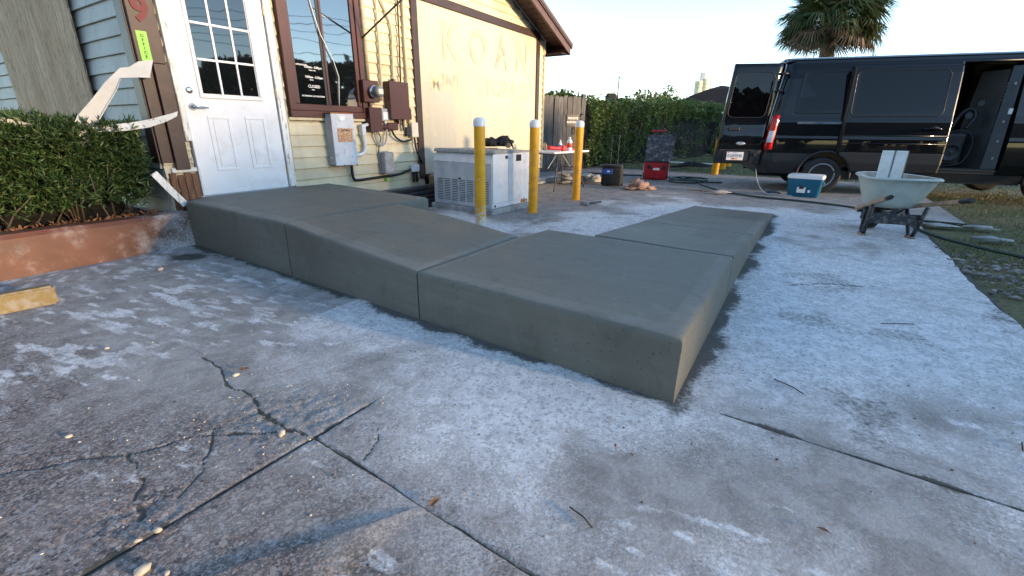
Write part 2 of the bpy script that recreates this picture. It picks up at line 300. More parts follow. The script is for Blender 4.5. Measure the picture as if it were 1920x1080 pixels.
def slab_mat():
    M = NT('weathered_concrete_slab'); g = M.n('NewGeometry'); P = g.outputs['Position']
    at = M.n('VertexColor', layer_name='stain'); sp = M.n('SeparateColor'); M.l(at.outputs[0], sp.inputs[0])
    wash, film, damp = sp.outputs[0], sp.outputs[1], sp.outputs[2]
    big = M.noise(P, .9, 6, .6, .4); mid = M.noise(P, 6, 8, .66, .6); fine = M.noise(P, 38, 6, .7); vf = M.noise(P, 150, 3, .6)
    vo = M.n('TexVoronoi', inp={'Scale': 165., 'Randomness': 1.}); M.l(P, vo.inputs['Vector'])
    va = M.n('SeparateColor'); M.l(vo.outputs['Color'], va.inputs[0])
    base = M.mix(M.mr(big, .32, .68), (.076, .068, .066), (.175, .155, .148)); base = M.mix(M.math('MULTIPLY', M.mr(M.noise(P, 2.7, 7, .68, .8), .47, .64), .6), base, (.055, .053, .057))
    vo2 = M.n('TexVoronoi', inp={'Scale': 78., 'Randomness': 1.}); M.l(P, vo2.inputs['Vector']); vb = M.n('SeparateColor'); M.l(vo2.outputs['Color'], vb.inputs[0])
    base = M.mix(M.math('MULTIPLY', M.mr(va.outputs[0], .5, .95), .85), base, (.38, .34, .33))
    base = M.mix(M.math('MULTIPLY', M.mr(vb.outputs[0], .88, .93), .7), base, (.42, .38, .35)); base = M.mix(M.math('MULTIPLY', M.mr(vb.outputs[1], .86, .92), .8), base, (.045, .045, .05))
    base = M.mix(M.math('MULTIPLY', M.mr(va.outputs[1], .78, .86), .75), base, (.33, .22, .17))
    base = M.mix(M.math('MULTIPLY', M.mr(fine, .5, .7), .6), base, (.05, .05, .055))
    base = M.mix(M.math('MULTIPLY', M.mr(M.noise(P, 11, 9, .72, 1.2), .565, .63), .6), base, (.40, .39, .40))
    fm = M.math('MULTIPLY', film, M.mr(M.math('ADD', mid, M.math('MULTIPLY', film, .35)), .45, .72))
    c = M.mix(M.math('MULTIPLY', fm, .78), base, M.mix(M.mr(mid, .35, .65), (.30, .288, .272), (.47, .455, .435)))
    wv = M.math('ADD', M.math('ADD', M.math('MULTIPLY', M.noise(P, 2.2, 14, .78, .6), .72), M.math('MULTIPLY', M.noise(P, 70, 5, .7), .52)), M.math('MULTIPLY', wash, .62))
    wk = M.mr(wv, .78, 1.10)
    wk = M.math('MULTIPLY', wk, M.mr(M.math('ADD', va.outputs[0], M.math('MULTIPLY', wash, .45)), .12, .55)); c = M.mix(M.math('MULTIPLY', wk, .86), c, M.mix(M.mr(M.noise(P, 13, 9, .75, .8), .36, .64), (.58, .583, .59), (.86, .86, .865)))
    c = M.mix(M.math('MULTIPLY', M.math('MULTIPLY', wk, M.mr(vb.outputs[0], .82, .88)), .5), c, (.26, .26, .262)); c = M.mix(M.math('MULTIPLY', M.math('MULTIPLY', wk, M.mr(M.noise(P, 1.7, 10, .7, .7), .52, .68)), .4), c, (.36, .362, .368))
    dv = M.mr(M.math('ADD', M.math('MULTIPLY', fine, .8), damp), .72, 1.05)
    c = M.mix(M.math('MULTIPLY', dv, .9), c, M.mix(vf, (.045, .045, .038), (.085, .083, .07)))
    M.col(c)
    h = M.math('ADD', M.math('MULTIPLY', va.outputs[2], M.math('SUBTRACT', 1., M.math('MULTIPLY', wk, .55))), M.math('MULTIPLY', fine, 1.3))
    h = M.math('ADD', h, M.math('MULTIPLY', vb.outputs[2], .9)); M.bump(h, .8, .006); M.set(Roughness=.88); M.b.inputs['Specular IOR Level'].default_value = .25; return M.m
MT['slab'] = slab_mat()
MT['joint'] = simple('joint_dirt', (.060, .054, .048), .95, scale=30, var=.4, bump=.8, bs=60)
# ------------------------------------------------------------------ mesh helpers
def tag(o, label=None, cat=None, group=None, kind=None):
    if label: o['label'] = label
    if cat: o['category'] = cat
    if group: o['group'] = group
    if kind: o['kind'] = kind
    return o
def empty(name, loc=(0, 0, 0), rz=0., label=None, cat=None, group=None):
    o = bpy.data.objects.new(name, None); col.objects.link(o); o.location = loc; o.rotation_euler = (0, 0, rz); o.empty_display_size = .1
    return tag(o, label, cat, group)
class MB:
    def __init__(s): s.bm = bmesh.new(); s.smooth = False
    def _add(s, tmp, M=None, mi=0):
        if M is not None: bmesh.ops.transform(tmp, matrix=M, verts=tmp.verts)
        me = bpy.data.meshes.new('t'); 
        for f in tmp.faces: f.material_index = mi
        tmp.to_mesh(me); tmp.free(); s.bm.from_mesh(me); bpy.data.meshes.remove(me); return s
    def box(s, c, size, rot=None, bev=0., seg=1, mi=0):
        t = bmesh.new(); bmesh.ops.create_cube(t, size=1.); bmesh.ops.scale(t, vec=size, verts=t.verts)
        if bev: bmesh.ops.bevel(t, geom=list(t.edges), offset=bev, segments=seg, affect='EDGES', profile=.5)
        M = Matrix.Translation(c)
        if rot is not None: M = M @ (rot if isinstance(rot, Matrix) else Euler(rot).to_matrix().to_4x4())
        return s._add(t, M, mi)
    def b2(s, x0, x1, y0, y1, z0, z1, bev=0., mi=0, seg=1):
        return s.box(((x0+x1)/2, (y0+y1)/2, (z0+z1)/2), (abs(x1-x0), abs(y1-y0), abs(z1-z0)), None, bev, seg, mi)
    def cyl(s, p0, p1, r0, r1=None, n=16, mi=0, caps=True):
        p0, p1 = Vector(p0), Vector(p1); r1 = r0 if r1 is None else r1; d = p1-p0
        t = bmesh.new(); bmesh.ops.create_cone(t, cap_ends=caps, segments=n, radius1=r0, radius2=r1, depth=d.length)
        return s._add(t, Matrix.Translation((p0+p1)/2) @ d.to_track_quat('Z', 'Y').to_matrix().to_4x4(), mi)
    def tube(s, pts, r, n=8, mi=0, closed=False):
        pts = [Vector(p) for p in pts]; N = len(pts); rings = []; up_ = None
        rs = r if hasattr(r, '__len__') else [r]*N
        for i, p in enumerate(pts):
            a = pts[max(i-1, 0)]; b = pts[min(i+1, N-1)]; d = (b-a).normalized()
            if up_ is None: up_ = d.orthogonal().normalized()
            up_ = (up_-d*up_.dot(d)).normalized(); sd_ = d.cross(up_)
            rings.append([s.bm.verts.new(p+(up_*math.cos(2*math.pi*k/n)+sd_*math.sin(2*math.pi*k/n))*rs[i]) for k in range(n)])
        for i in range(N-1):
            for k in range(n):
                f = s.bm.faces.new((rings[i][k], rings[i][(k+1) % n], rings[i+1][(k+1) % n], rings[i+1][k])); f.material_index = mi; f.smooth = True
        for q in (rings[0][::-1], rings[-1]): s.bm.faces.new(q).material_index = mi
        return s
    def lathe(s, prof, c=(0, 0, 0), n=24, mi=0, M=None):
        t = bmesh.new(); rings = []
        for rad, z in prof: rings.append([t.verts.new((rad*math.cos(2*math.pi*k/n), rad*math.sin(2*math.pi*k/n), z)) for k in range(n)])
        for i in range(len(prof)-1):
            for k in range(n): t.faces.new((rings[i][k], rings[i][(k+1) % n], rings[i+1][(k+1) % n], rings[i+1][k]))
        t.faces.new(rings[0][::-1]); t.faces.new(rings[-1])
        for f in t.faces: f.smooth = True
        return s._add(t, Matrix.Translation(c) @ (M if M is not None else Matrix()), mi)
    def prism(s, poly, z0, z1, M=None, mi=0, bev=0.):
        t = bmesh.new(); a = [t.verts.new((x, y, z0)) for x, y in poly]; b = [t.verts.new((x, y, z1)) for x, y in poly]; n = len(poly)
        t.faces.new(a[::-1]); t.faces.new(b)
        for i in range(n): t.faces.new((a[i], a[(i+1) % n], b[(i+1) % n], b[i]))
        bmesh.ops.recalc_face_normals(t, faces=t.faces)
        if bev: bmesh.ops.bevel(t, geom=list(t.edges), offset=bev, segments=2, affect='EDGES')
        return s._add(t, M, mi)
    def quads(s, V, F, mi=0, smooth=False):
        vs_ = [s.bm.verts.new(v) for v in V]
        for f in F:
            q = s.bm.faces.new([vs_[i] for i in f]); q.material_index = mi; q.smooth = smooth
        return s
    def blob(s, c, size, sub=2, amp=.2, freq=3., seed=0, mi=0, flat=False):
        t = bmesh.new(); bmesh.ops.create_icosphere(t, subdivisions=sub, radius=1.)
        from mathutils import noise
        for v in t.verts:
            k = 1+amp*noise.noise(v.co*freq+Vector((seed*3.1, seed, 0)))*1.6
            v.co = Vector((v.co.x*size[0]*k, v.co.y*size[1]*k, v.co.z*size[2]*k))
            if flat and v.co.z < -size[2]*.5: v.co.z = -size[2]*.5
        for f in t.faces: f.smooth = True
        return s._add(t, Matrix.Translation(c), mi)
    def build(s, name, mats, parent=None, smooth=None, kind=None, loc=None):
        me = bpy.data.meshes.new(name)
        if not isinstance(mats, (list, tuple)): mats = [mats]
        s.bm.to_mesh(me); s.bm.free()
        for q in mats: me.materials.append(MT[q] if isinstance(q, str) else q)
        o = bpy.data.objects.new(name, me); col.objects.link(o)
        if smooth:
            for p in me.polygons: p.use_smooth = True
            try: me.set_sharp_from_angle(angle=R(smooth))
            except Exception: pass
        if parent: o.parent = parent
        if kind: o['kind'] = kind
        if loc: o.location = loc
        return o
def raw(name, V, F, mats, parent=None, kind=None, smooth=False):
    me = bpy.data.meshes.new(name); V = np.asarray(V, dtype=np.float32); F = np.asarray(F, dtype=np.int32)
    used = np.unique(F)
    if len(used) < len(V): mp = np.zeros(len(V), np.int32); mp[used] = np.arange(len(used)); V = V[used]; F = mp[F]
    me.vertices.add(len(V)); me.vertices.foreach_set('co', V.ravel())
    k = F.shape[1]; me.loops.add(F.size); me.loops.foreach_set('vertex_index', F.ravel())
    me.polygons.add(len(F)); me.polygons.foreach_set('loop_start', np.arange(0, F.size, k, dtype=np.int32))
    me.update(calc_edges=True); 
    for q in (mats if isinstance(mats, (list, tuple)) else [mats]): me.materials.append(MT[q] if isinstance(q, str) else q)
    if smooth: me.polygons.foreach_set('use_smooth', np.ones(len(F), dtype=bool))
    o = bpy.data.objects.new(name, me); col.objects.link(o)
    if parent: o.parent = parent
    if kind: o['kind'] = kind
    return o
def copy_tree(o, parent=None):
    c = o.copy(); col.objects.link(c)
    if parent: c.parent = parent
    for ch in list(o.children): copy_tree(ch, c)
    return c
def inst(o, parent=None, loc=None, rot=None, scale=None):
    c = o.copy(); col.objects.link(c)
    if parent: c.parent = parent
    if loc is not None: c.location = loc
    if rot is not None: c.rotation_euler = rot
    if scale is not None: c.scale = scale
    return c
def text(name, s, size, M, mat_, parent=None, ext=.002, align='CENTER', bold=0., sx=1.):
    cu = bpy.data.curves.new(name, 'FONT'); cu.body = s; cu.size = size; cu.extrude = ext; cu.align_x = align; cu.align_y = 'CENTER'; cu.offset = bold; cu.resolution_u = 3
    o = bpy.data.objects.new(name, cu); col.objects.link(o)
    dg = bpy.context.evaluated_depsgraph_get(); me = bpy.data.meshes.new_from_object(o.evaluated_get(dg))
    bpy.data.objects.remove(o); me.name = name; me.materials.clear(); me.materials.append(MT[mat_])
    q = bpy.data.objects.new(name, me); col.objects.link(q); q.matrix_local = M @ Matrix.Diagonal((sx, 1, 1, 1))
    if parent: q.parent = parent
    return q
# text facing local -Y (reading along +X, up +Z)
FACE = Matrix.Rotation(R(90), 4, 'X')
def vnoise(x, y, seed=0):
    xi = np.floor(x).astype(int); yi = np.floor(y).astype(int); fx = x-xi; fy = y-yi
    fx = fx*fx*(3-2*fx); fy = fy*fy*(3-2*fy)
    def h(a, b):
        v = (a*374761393+b*668265263+seed*1442695041) & 0xffffffff; v = ((v ^ (v >> 13))*1274126177) & 0xffffffff
        return ((v ^ (v >> 16)) & 0xffff)/65535.
    return (h(xi, yi)*(1-fx)+h(xi+1, yi)*fx)*(1-fy)+(h(xi, yi+1)*(1-fx)+h(xi+1, yi+1)*fx)*fy
def fbm(x, y, o=4, seed=0):
    s = 0; a = .5; n_ = 0
    for k in range(o): s = s+a*vnoise(x, y, seed+k); n_ += a; a *= .5; x = x*2.03+7.1; y = y*2.03+3.7
    return s/n_
def segdist(X, Y, pts):
    d = np.full(X.shape, 1e9)
    for (x0, y0), (x1, y1) in zip(pts[:-1], pts[1:]):
        dx, dy = x1-x0, y1-y0; L = dx*dx+dy*dy+1e-12
        tt = np.clip(((X-x0)*dx+(Y-y0)*dy)/L, 0, 1); d = np.minimum(d, np.hypot(X-x0-tt*dx, Y-y0-tt*dy))
    return d
def sstep(a, b, x): k = np.clip((x-a)/(b-a), 0, 1); return k*k*(3-2*k)
# ------------------------------------------------------------------ frames
AZ = R(57.6); U3 = Vector((math.cos(AZ), math.sin(AZ), 0)); N3 = Vector((math.sin(AZ), -math.cos(AZ), 0))
P0 = Vector((-3.283, 4.818, 0))                     # foot of the door's left edge on the wall plane
A2 = np.array((-3.225, 4.507)); B2 = np.array((.721, 1.724)); Pd = np.array((-.817, .576)); Qd = np.array((.538, .843))
def pq(p, q, z=0.): v = B2+Pd*p+Qd*q; return Vector((v[0], v[1], z))
# ================================================================== GROUND
ground = raw('ground', [(-300, -300, -.06), (300, -300, -.06), (300, 600, -.06), (-300, 600, -.06)], [(0, 1, 2, 3)], 'lawn', kind='structure')
G0 = np.array((-.77, 1.475)); E1 = np.array((math.cos(R(57)), math.sin(R(57)))); E2 = np.array((math.cos(R(-34.5)), math.sin(R(-34.5))))
drive = empty('driveway', (0, 0, 0)); tag(drive, kind='structure')
base_pts = [G0+E1*a+E2*b for a, b in ((-4, -5.6), (-4, 6), (1.1, 6), (1.1, 2.72), (7.6, 2.72), (7.6, 3.28), (12.9, 3.28), (12.9, -5.6))]
MB().prism([tuple(p) for p in base_pts], -.055, -.009).build('joint_bed', 'joint', drive)
ramp_out = [tuple(pq(p, q).xy) for p, q in ((0, 0), (4.85, 0), (5., 1.75), (3.1, 1.65), (3.1, 1.2), (1.6, 1.2), (1.55, 1.58), (1.1, 1.6), (1.1, 5.65), (0, 5.6), (0, 0))]
def inpoly(X, Y, P):
    c = np.zeros(X.shape, bool)
    for (x0, y0), (x1, y1) in zip(P[:-1], P[1:]):
        k = ((y0 > Y) != (y1 > Y)) & (X < (x1-x0)*(Y-y0)/(y1-y0+1e-12)+x0); c ^= k
    return c
CR = [  # cracks: world polylines, width, depth, raised side
    ([(-2.4, 1.08), (-1.768, 1.253), (-1.566, 1.336), (-1.415, 1.366), (-1.30, 1.44), (-1.1, 1.50), (-.914, 1.50)], .012, .012),
    ([(-1.215, 1.533), (-1.16, 1.45), (-1.129, 1.39), (-1.082, 1.292), (-1.07, 1.16)], .010, .008),
    ([(-1.418, 1.38), (-1.33, 1.31), (-1.258, 1.239), (-1.221, 1.156), (-1.12, 1.07)], .012, .010),
    ([(-.80, 1.48), (-.914, 1.52), (-1.0, 1.60), (-1.09, 1.645), (-1.2, 1.78), (-1.33, 1.855), (-1.45, 2.0), (-1.623, 2.113)], .016, .012),
    ([(-.55, 1.36), (-.52, 1.46), (-.54, 1.56)], .010, .008),
    ([(1.68, 1.17), (1.637, 1.123), (1.6, .95)], .010, .012),
    ([(3.0, 3.4), (2.7, 3.35), (2.55, 3.42), (2.2, 3.38)], .012, .008),
]
STEP = [(-.262, 1.149), (-.33, 1.125), (-.423, 1.076), (-.50, 1.03), (-.558, 1.002), (-.62, .985), (-.693, .96), (-.804, .893), (-.95, .80), (-1.1, .74), (-1.3, .62)]
def ground_fields(X, Y):
    inside = inpoly(X, Y, ramp_out); d = segdist(X, Y, ramp_out); d = np.where(inside, 0, d)
    rx, ry = X-G0[0], Y-G0[1]; det = E1[0]*E2[1]-E1[1]*E2[0]
    a = (rx*E2[1]-ry*E2[0])/det; b = (E1[0]*ry-E1[1]*rx)/det
    # ramp local coordinates
    px, py = X-B2[0], Y-B2[1]; dt = Pd[0]*Qd[1]-Pd[1]*Qd[0]; p = (px*Qd[1]-py*Qd[0])/dt; q = (Pd[0]*py-Pd[1]*px)/dt
    n1 = fbm(X*1.3, Y*1.3, 5, 1); n2 = fbm(X*4, Y*4, 4, 9); n3 = fbm(a*1.2+5, b*6, 4, 21)
    wob = (n1-.5)*1.3+(n2-.5)*.5
    front = (q < 0.05)
    w_right = np.where(b > .0, sstep(2.7, .2, p+4.0-0*q)*0, 0)
    right = sstep(.35, -.25, p)*sstep(-.9, .4, q)          # strip to the right of the ramp
    wash = np.clip(1.3-d/.62+wob*1.1, 0, 1)
    wash = np.maximum(wash, right*np.clip(.66+.30*np.exp(-np.clip(-p, 0, 9)/.45)+wob*.85-np.clip(-p-1.6, 0, 9)*.25-np.clip(q-6.2, 0, 9)*.5, 0, 1))
    nearfr = front*sstep(-1.9, -.15, q)*sstep(3.6, 1.0, p)*sstep(-1.8, -.3, p+.0)
    wash = np.maximum(wash, nearfr*np.clip(.66+wob*1.5, 0, 1)*.9)
    inner = (p > 1.1)*(q > 1.2)
    wash = np.where(inner > 0, np.clip(1.3-d/1.25+wob*1.3, 0, 1), wash)
    leftfilm = front*sstep(-2.0, -.3, q)*sstep(1.4, 2.3, p)
    wash = np.where((p > 2.2) & front, wash*.45, wash)
    sa, sb = X*.45+Y*.9, X*.9-Y*.45; lp = sstep(.47, .80, fbm(sa*24+3, sb*8, 5, 55))*sstep(.42, .62, fbm(X*1.5, Y*1.5+9, 4, 56))*(a < 2.4)*.85
    wash = np.maximum(wash, lp)
    flow = sstep(.38, .75, fbm(sa*22, sb*6, 5, 57))*sstep(1.6, 3.0, p)*sstep(-2.9, -1.5, q)*front*.95
    wash = np.maximum(wash, flow*.85)
    film = np.clip(leftfilm*1.5+nearfr*.8+sstep(2.5, .5, d)*.4+right*.7+(a > 3)*.55, 0, 1)
    damp = np.clip(1.05-d/.13+(n2-.5)*1.8, 0, 1)*.75
    dark = sstep(.60, .74, fbm(X*2.6+11, Y*2.6+4, 5, 33))*.55*(d > .25)*(b > -1.5)*.8
    spot = np.exp(-(((X+2.99)/.22)**2+((Y-4.02)/.16)**2))*.85
    seam = np.exp(-((b+.012)/.03)**2)*sstep(-.85, -.7, a)*sstep(-.2, -.38, a)*sstep(.46, .60, fbm(X*22, Y*22, 4, 61))*.7
    damp = np.clip(np.maximum(np.maximum(damp, dark), seam)+spot, 0, 1)
    edge = sstep(2.1, 2.75, b)*(a > 1.1)*(a < 7)*np.clip(n2*1.6-.35, 0, 1)*.7
    damp = np.maximum(damp, edge)
    z = (fbm(X*.8, Y*.8, 3, 70)-.5)*.006
    dj = np.minimum.reduce([np.abs(b)+np.clip(a-.25, 0, 1)*.2, np.where(b > 0, np.abs(a), 9), np.where((b > 1.3) & (b < 2.7), np.abs(a-1.1), 9)])
    z -= .005*np.exp(-(dj/.008)**2); damp = np.clip(damp+np.exp(-(dj/(.006+.012*fbm(X*11, Y*11, 3, 84)))**2)*(.3+.6*fbm(X*5, Y*5, 3, 85)), 0, 1)
    # crumbled zone about the joint crossing
    cz = np.exp(-(((X+.95)/.30)**2+((Y-1.62)/.22)**2))*.9+np.exp(-(((X+1.15)/.12)**2+((Y-1.08)/.10)**2))*1.1
    hh = fbm(X*34, Y*34, 5, 44); kz = np.clip(cz*1.3, 0, 1)*sstep(.535, .55, hh); z -= kz*.004; damp = np.clip(damp+kz*.4, 0, 1)
    for pts, w_, dep in CR:
        wn_ = 1+.9*(fbm(X*18, Y*18, 3, 5)-.5)*2; ox = (fbm(X*9, Y*9, 3, 6)-.5)*.05; oy = (fbm(X*9+50, Y*9, 3, 7)-.5)*.05
        dd = segdist(X+ox, Y+oy, pts); ck = np.exp(-(dd/(w_*.34*np.clip(wn_, .4, 2)))**2); z -= dep*.45*ck; damp = np.clip(damp+ck**.7*.9, 0, 1)
    if True:  # lifted slab piece beyond the step crack
        sx = STEP; oy = (fbm(X*12, Y*12, 3, 8)-.5)*.02
        dd = segdist(X, Y+oy, sx); best = np.full(X.shape, -1.); bd = np.full(X.shape, 1e9)
        for (x0, y0), (x1, y1) in zip(sx[:-1], sx[1:]):
            dx, dy = x1-x0, y1-y0; L = dx*dx+dy*dy; tt = np.clip(((X-x0)*dx+(Y+oy-y0)*dy)/L, 0, 1)
            q2 = np.hypot(X-x0-tt*dx, Y+oy-y0-tt*dy); sg = (dx*(Y+oy-y0)-dy*(X-x0))
            k = q2 < bd; bd = np.where(k, q2, bd); best = np.where(k, np.sign(sg)*q2, best)
        ok = (b > 0)*(a < 0)*(b < .62)
        z += np.where(ok, .011*sstep(-.004, .012, best)*sstep(.62, .5, b), 0)
    return np.stack([np.clip(wash, 0, 1), film, damp, np.ones_like(damp)], -1), z
def slab(a0, a1, b0, b1, res, lift=0., tilt=0., rag=0.):
    na = max(2, int((a1-a0)/res)); nb = max(2, int((b1-b0)/res)); g_ = .0004
    a = np.linspace(a0+g_, a1-g_, na+1); b = np.linspace(b0+g_, b1-g_, nb+1); AA, BB = np.meshgrid(a, b, indexing='ij')
    X = G0[0]+AA*E1[0]+BB*E2[0]; Y = G0[1]+AA*E1[1]+BB*E2[1]
    jn = .5+.6*fbm(AA*14, BB*14, 4, 83); wa = .0058*jn*(BB > .8*(a0 >= 1.0 or a1 > 1.0))*sstep(1.2, 1.5, BB+(9 if a1 < .5 or a0 > 2 else 0)); wb = .0058*jn*(1-sstep(.15, .5, AA)*(AA < 1.9))
    AA = AA.copy(); BB = BB.copy(); AA[0] += wa[0]; AA[-1] -= wa[-1]; BB[:, 0] += wb[:, 0]; BB[:, -1] -= wb[:, -1]
    if rag: BB[:, -1] += (fbm(AA[:, -1]*2.2, AA[:, -1]*0, 4, 19)-.5)*rag; BB[:, -2] = BB[:, -1]-res*.6
    X = G0[0]+AA*E1[0]+BB*E2[0]; Y = G0[1]+AA*E1[1]+BB*E2[1]
    jit = (fbm(X*7, Y*7, 3, 91)-.5)*.012
    eb = np.exp(-np.minimum.reduce([AA-a0, a1-AA, BB-b0, b1-BB])/.03)
    X = X+jit*eb*E1[0]; Y = Y+jit*eb*E1[1]+jit*eb*.4
    C, z = ground_fields(X, Y); z = z+lift+tilt*(AA-a0)/(a1-a0)
    V = np.stack([X, Y, z], -1).reshape(-1, 3)
    idx = np.arange((na+1)*(nb+1)).reshape(na+1, nb+1)
    F = np.stack([idx[:-1, :-1], idx[:-1, 1:], idx[1:, 1:], idx[1:, :-1]], -1).reshape(-1, 4)[:, ::-1]
    # skirt
    ring = np.concatenate([idx[0, :], idx[1:, -1], idx[-1, -2::-1], idx[-2:0:-1, 0]]); n0 = len(V)
    SV = V[ring].copy(); SV[:, 2] = -.02; V = np.concatenate([V, SV]); k = len(ring); j = np.arange(k)
    SF = np.stack([ring[j], ring[(j+1) % k], n0+(j+1) % k, n0+j], -1)
    o = raw('concrete_slab', V, np.concatenate([F, SF]), 'slab', drive, smooth=True)
    ca = o.data.color_attributes.new('stain', 'FLOAT_COLOR', 'POINT')
    CC = np.concatenate([C.reshape(-1, 4), C.reshape(-1, 4)[ring]]).astype(np.float32); ca.data.foreach_set('color', CC.ravel())
    try: o.data.set_sharp_from_angle(angle=R(50))
    except Exception: pass
    return o
for sl_args in ((-1.5, 2.6, -3.2, 0, .0085), (-1.6, 0, 0, 2.2, .0065), (0, 1.1, 0, 2.2, .009), (-1.6, 1.1, 2.2, 4.4, .03),
                            (-1.5, 2.6, -5.5, -3.2, .05), (2.6, 6.3, -5.5, 0, .035), (6.3, 9.7, -5.5, 0, .05), (9.7, 12.9, -5.5, 0, .06),
                            (1.1, 4.6, 0, 2.7, .018, 0, 0, .09), (4.6, 7.6, 0, 2.7, .03, 0, 0, .12), (7.6, 10.4, 0, 3.26, .05), (10.4, 12.9, 0, 3.26, .06)):
    slab(*sl_args)
# ================================================================== RAMP
rampT = empty('concrete_ramp', (B2[0], B2[1], 0), 0, 'freshly poured dark gray concrete wheelchair ramp turning from the door towards the van', 'ramp')
def ramp_slab(poly, bev=.026):
    """poly: list of (p,q,ztop)"""
    t_ = bmesh.new(); Vt = [t_.verts.new(pq(p, q, z)-Vector((B2[0], B2[1], 0))) for p, q, z in poly]; Vb = [t_.verts.new((v.co.x, v.co.y, -.02)) for v in Vt]; n = len(poly)
    f = t_.faces.new(Vt); t_.faces.new(Vb[::-1])
    for i in range(n): t_.faces.new((Vt[i], Vb[i], Vb[(i+1) % n], Vt[(i+1) % n]))
    bmesh.ops.recalc_face_normals(t_, faces=t_.faces)
    ed = [e for e in t_.edges if all(v.co.z > -.01 for v in e.verts)]
    bmesh.ops.bevel(t_, geom=ed, offset=bev, segments=3, affect='EDGES', profile=.5)
    bmesh.ops.triangulate(t_, faces=t_.faces[:])
    for _ in range(5):
        lg = [e for e in t_.edges if e.calc_length() > .09]
        if not lg: break
        bmesh.ops.subdivide_edges(t_, edges=lg, cuts=1, use_grid_fill=False); bmesh.ops.triangulate(t_, faces=[f_ for f_ in t_.faces if len(f_.verts) > 3])
    from mathutils import noise
    for v in t_.verts:
        w_ = v.co+Vector((B2[0], B2[1], 0)); k = Vector((noise.noise(w_*2.1), noise.noise(w_*2.1+Vector((9, 0, 0))), noise.noise(w_*2.4+Vector((0, 9, 0)))*.7))*.0045+Vector((noise.noise(w_*9), noise.noise(w_*9+Vector((5, 0, 0))), .5*noise.noise(w_*9+Vector((0, 5, 0)))))*.0012
        if v.co.z > .0: v.co += k*min(1, v.co.z/.08)
    b = MB(); b._add(t_); return b.build('ramp_slab', 'ramp', rampT, smooth=40)
g_ = .0055; zl, zt = .44, .315
zq = lambda q: max(.006, zt*(5.62-q)/(5.62-1.58))
ramp_slab([(3.07+g_, 0, zl), (4.84, -.02, zl), (5.02, 0.2, zl), (5.055, 1.78, zl), (3.09+g_, 1.66, zl), (3.09+g_, 1.22, zl)])
ramp_slab([(1.6+g_, 0, zt), (3.07-g_, 0, zl), (3.09-g_, 1.22, zl-.008), (2.55, 1.23, .398), (2.0, 1.22, .35), (1.6+g_, 1.19, zt)])
ramp_slab([(0, 0, zt), (1.6-g_, 0, zt), (1.6-g_, 1.19, zt), (1.53, 1.575-g_, zt), (0.02, 1.575-g_, zt)])
ramp_slab([(0.02, 1.58+g_, zt), (1.1, 1.6+g_, zt), (1.12, 3.02-g_, zq(3.02)), (.03, 3.0-g_, zq(3.0))], .014)
ramp_slab([(.03, 3.0+g_, zq(3.0)), (1.12, 3.02+g_, zq(3.02)), (1.11, 5.66, .022), (.0, 5.62, .024)], .006)
# ================================================================== OFFICE BUILDING
ob = empty('office_building', P0, AZ, 'cream sided building with white door, red brown window and ghost lettered sign panel', 'building')
# local: x along the wall, -y outward, z up
XL, XR, RIDGE, EZ = -.30, 7.36, 3.55, 2.90
slope = .405
def gz_(x): return EZ+.03+slope*(XR-x) if x > RIDGE else EZ+.03+slope*(XR-RIDGE)-(slope*.78)*(RIDGE-x)
ZR = gz_(RIDGE); ZLft = gz_(XL)
DEPTH = 8.2
wl = MB(); Y0 = .02
wl.prism([(XL+.02, .02), (XR-.02, .02), (XR-.02, gz_(XR)), (RIDGE, ZR), (XL+.02, ZLft)], -.02-.10, -.02, Matrix.Rotation(R(90), 4, 'X'))
wall = wl.build('side_wall', 'yellow_worn', ob)
MB().b2(XL+.02, XL+.1, .12, DEPTH, .02, ZLft-.06).build('front_wall', 'gray', ob)
fwall = ob.children[-1]
MB().b2(XR-.1, XR-.02, .12, DEPTH, .02, gz_(XR)-.04).build('rear_wall', 'yellow', ob)
MB().prism([(XL+.02, .02), (XR-.02, .02), (XR-.02, gz_(XR)-.05), (RIDGE, ZR-.05), (XL+.02, ZLft-.05)], -DEPTH-.1, -DEPTH, Matrix.Rotation(R(90), 4, 'X')).build('back_wall', 'yellow', ob)
def board(x0, x1, z0, h, parent, mat_, slope_cut=False, seed=0):
    """lap siding board: bottom edge proud"""
    b = MB(); n = max(2, int((x1-x0)/.35)); V = []; F = []
    for i in range(n+1):
        x = x0+(x1-x0)*i/n; j = random.uniform(-.0035, .0035)
        zt_ = z0+h+.012
        V += [(x, -.004, zt_), (x, -.026+j, z0+.004+j*.6), (x, -.023+j, z0+j*.6), (x, -.001, z0)]
    for i in range(n):
        for k in range(3): F.append((4*i+k, 4*i+k+1, 4*i+k+5, 4*i+k+4))
    F += [(3, 2, 1, 0), (4*n, 4*n+1, 4*n+2, 4*n+3)]
    return b.quads(V, F).build('siding_board', mat_, parent)
OPEN = [(-.02, 1.07, .40, 2.60), (1.10, 2.29, 1.24, 2.9), (3.30, 7.04, .40, 3.0)]   # keep-outs for boards
z = .245; H = .1335
while z < ZR:
    segs = [(XL+.01 if z < 3 else XL+.01, XR-.01)]
    if z+H > gz_(XR)-.05:
        xr = XR-(z+H-EZ-.03)/slope-.02
        xl = XL+.01 if z+H < ZLft else RIDGE-(ZR-z-H)/(slope*.78)+.02
        if xr-xl < .3: break
        segs = [(xl, xr)]
    for (x0, x1, z0, z1) in OPEN:
        if z+H > z0+.01 and z < z1-.01:
            ns = []
            for (s0, s1) in segs:
                if s1 <= x0 or s0 >= x1: ns.append((s0, s1)); continue
                if x0-s0 > .02: ns.append((s0, x0))
                if s1-x1 > .02: ns.append((x1, s1))
            segs = ns
    for s0, s1 in segs:
        worn = s1 < .1
        board(s0, s1, z, H, wall, 'yellow_worn' if worn else 'yellow')
    z += H
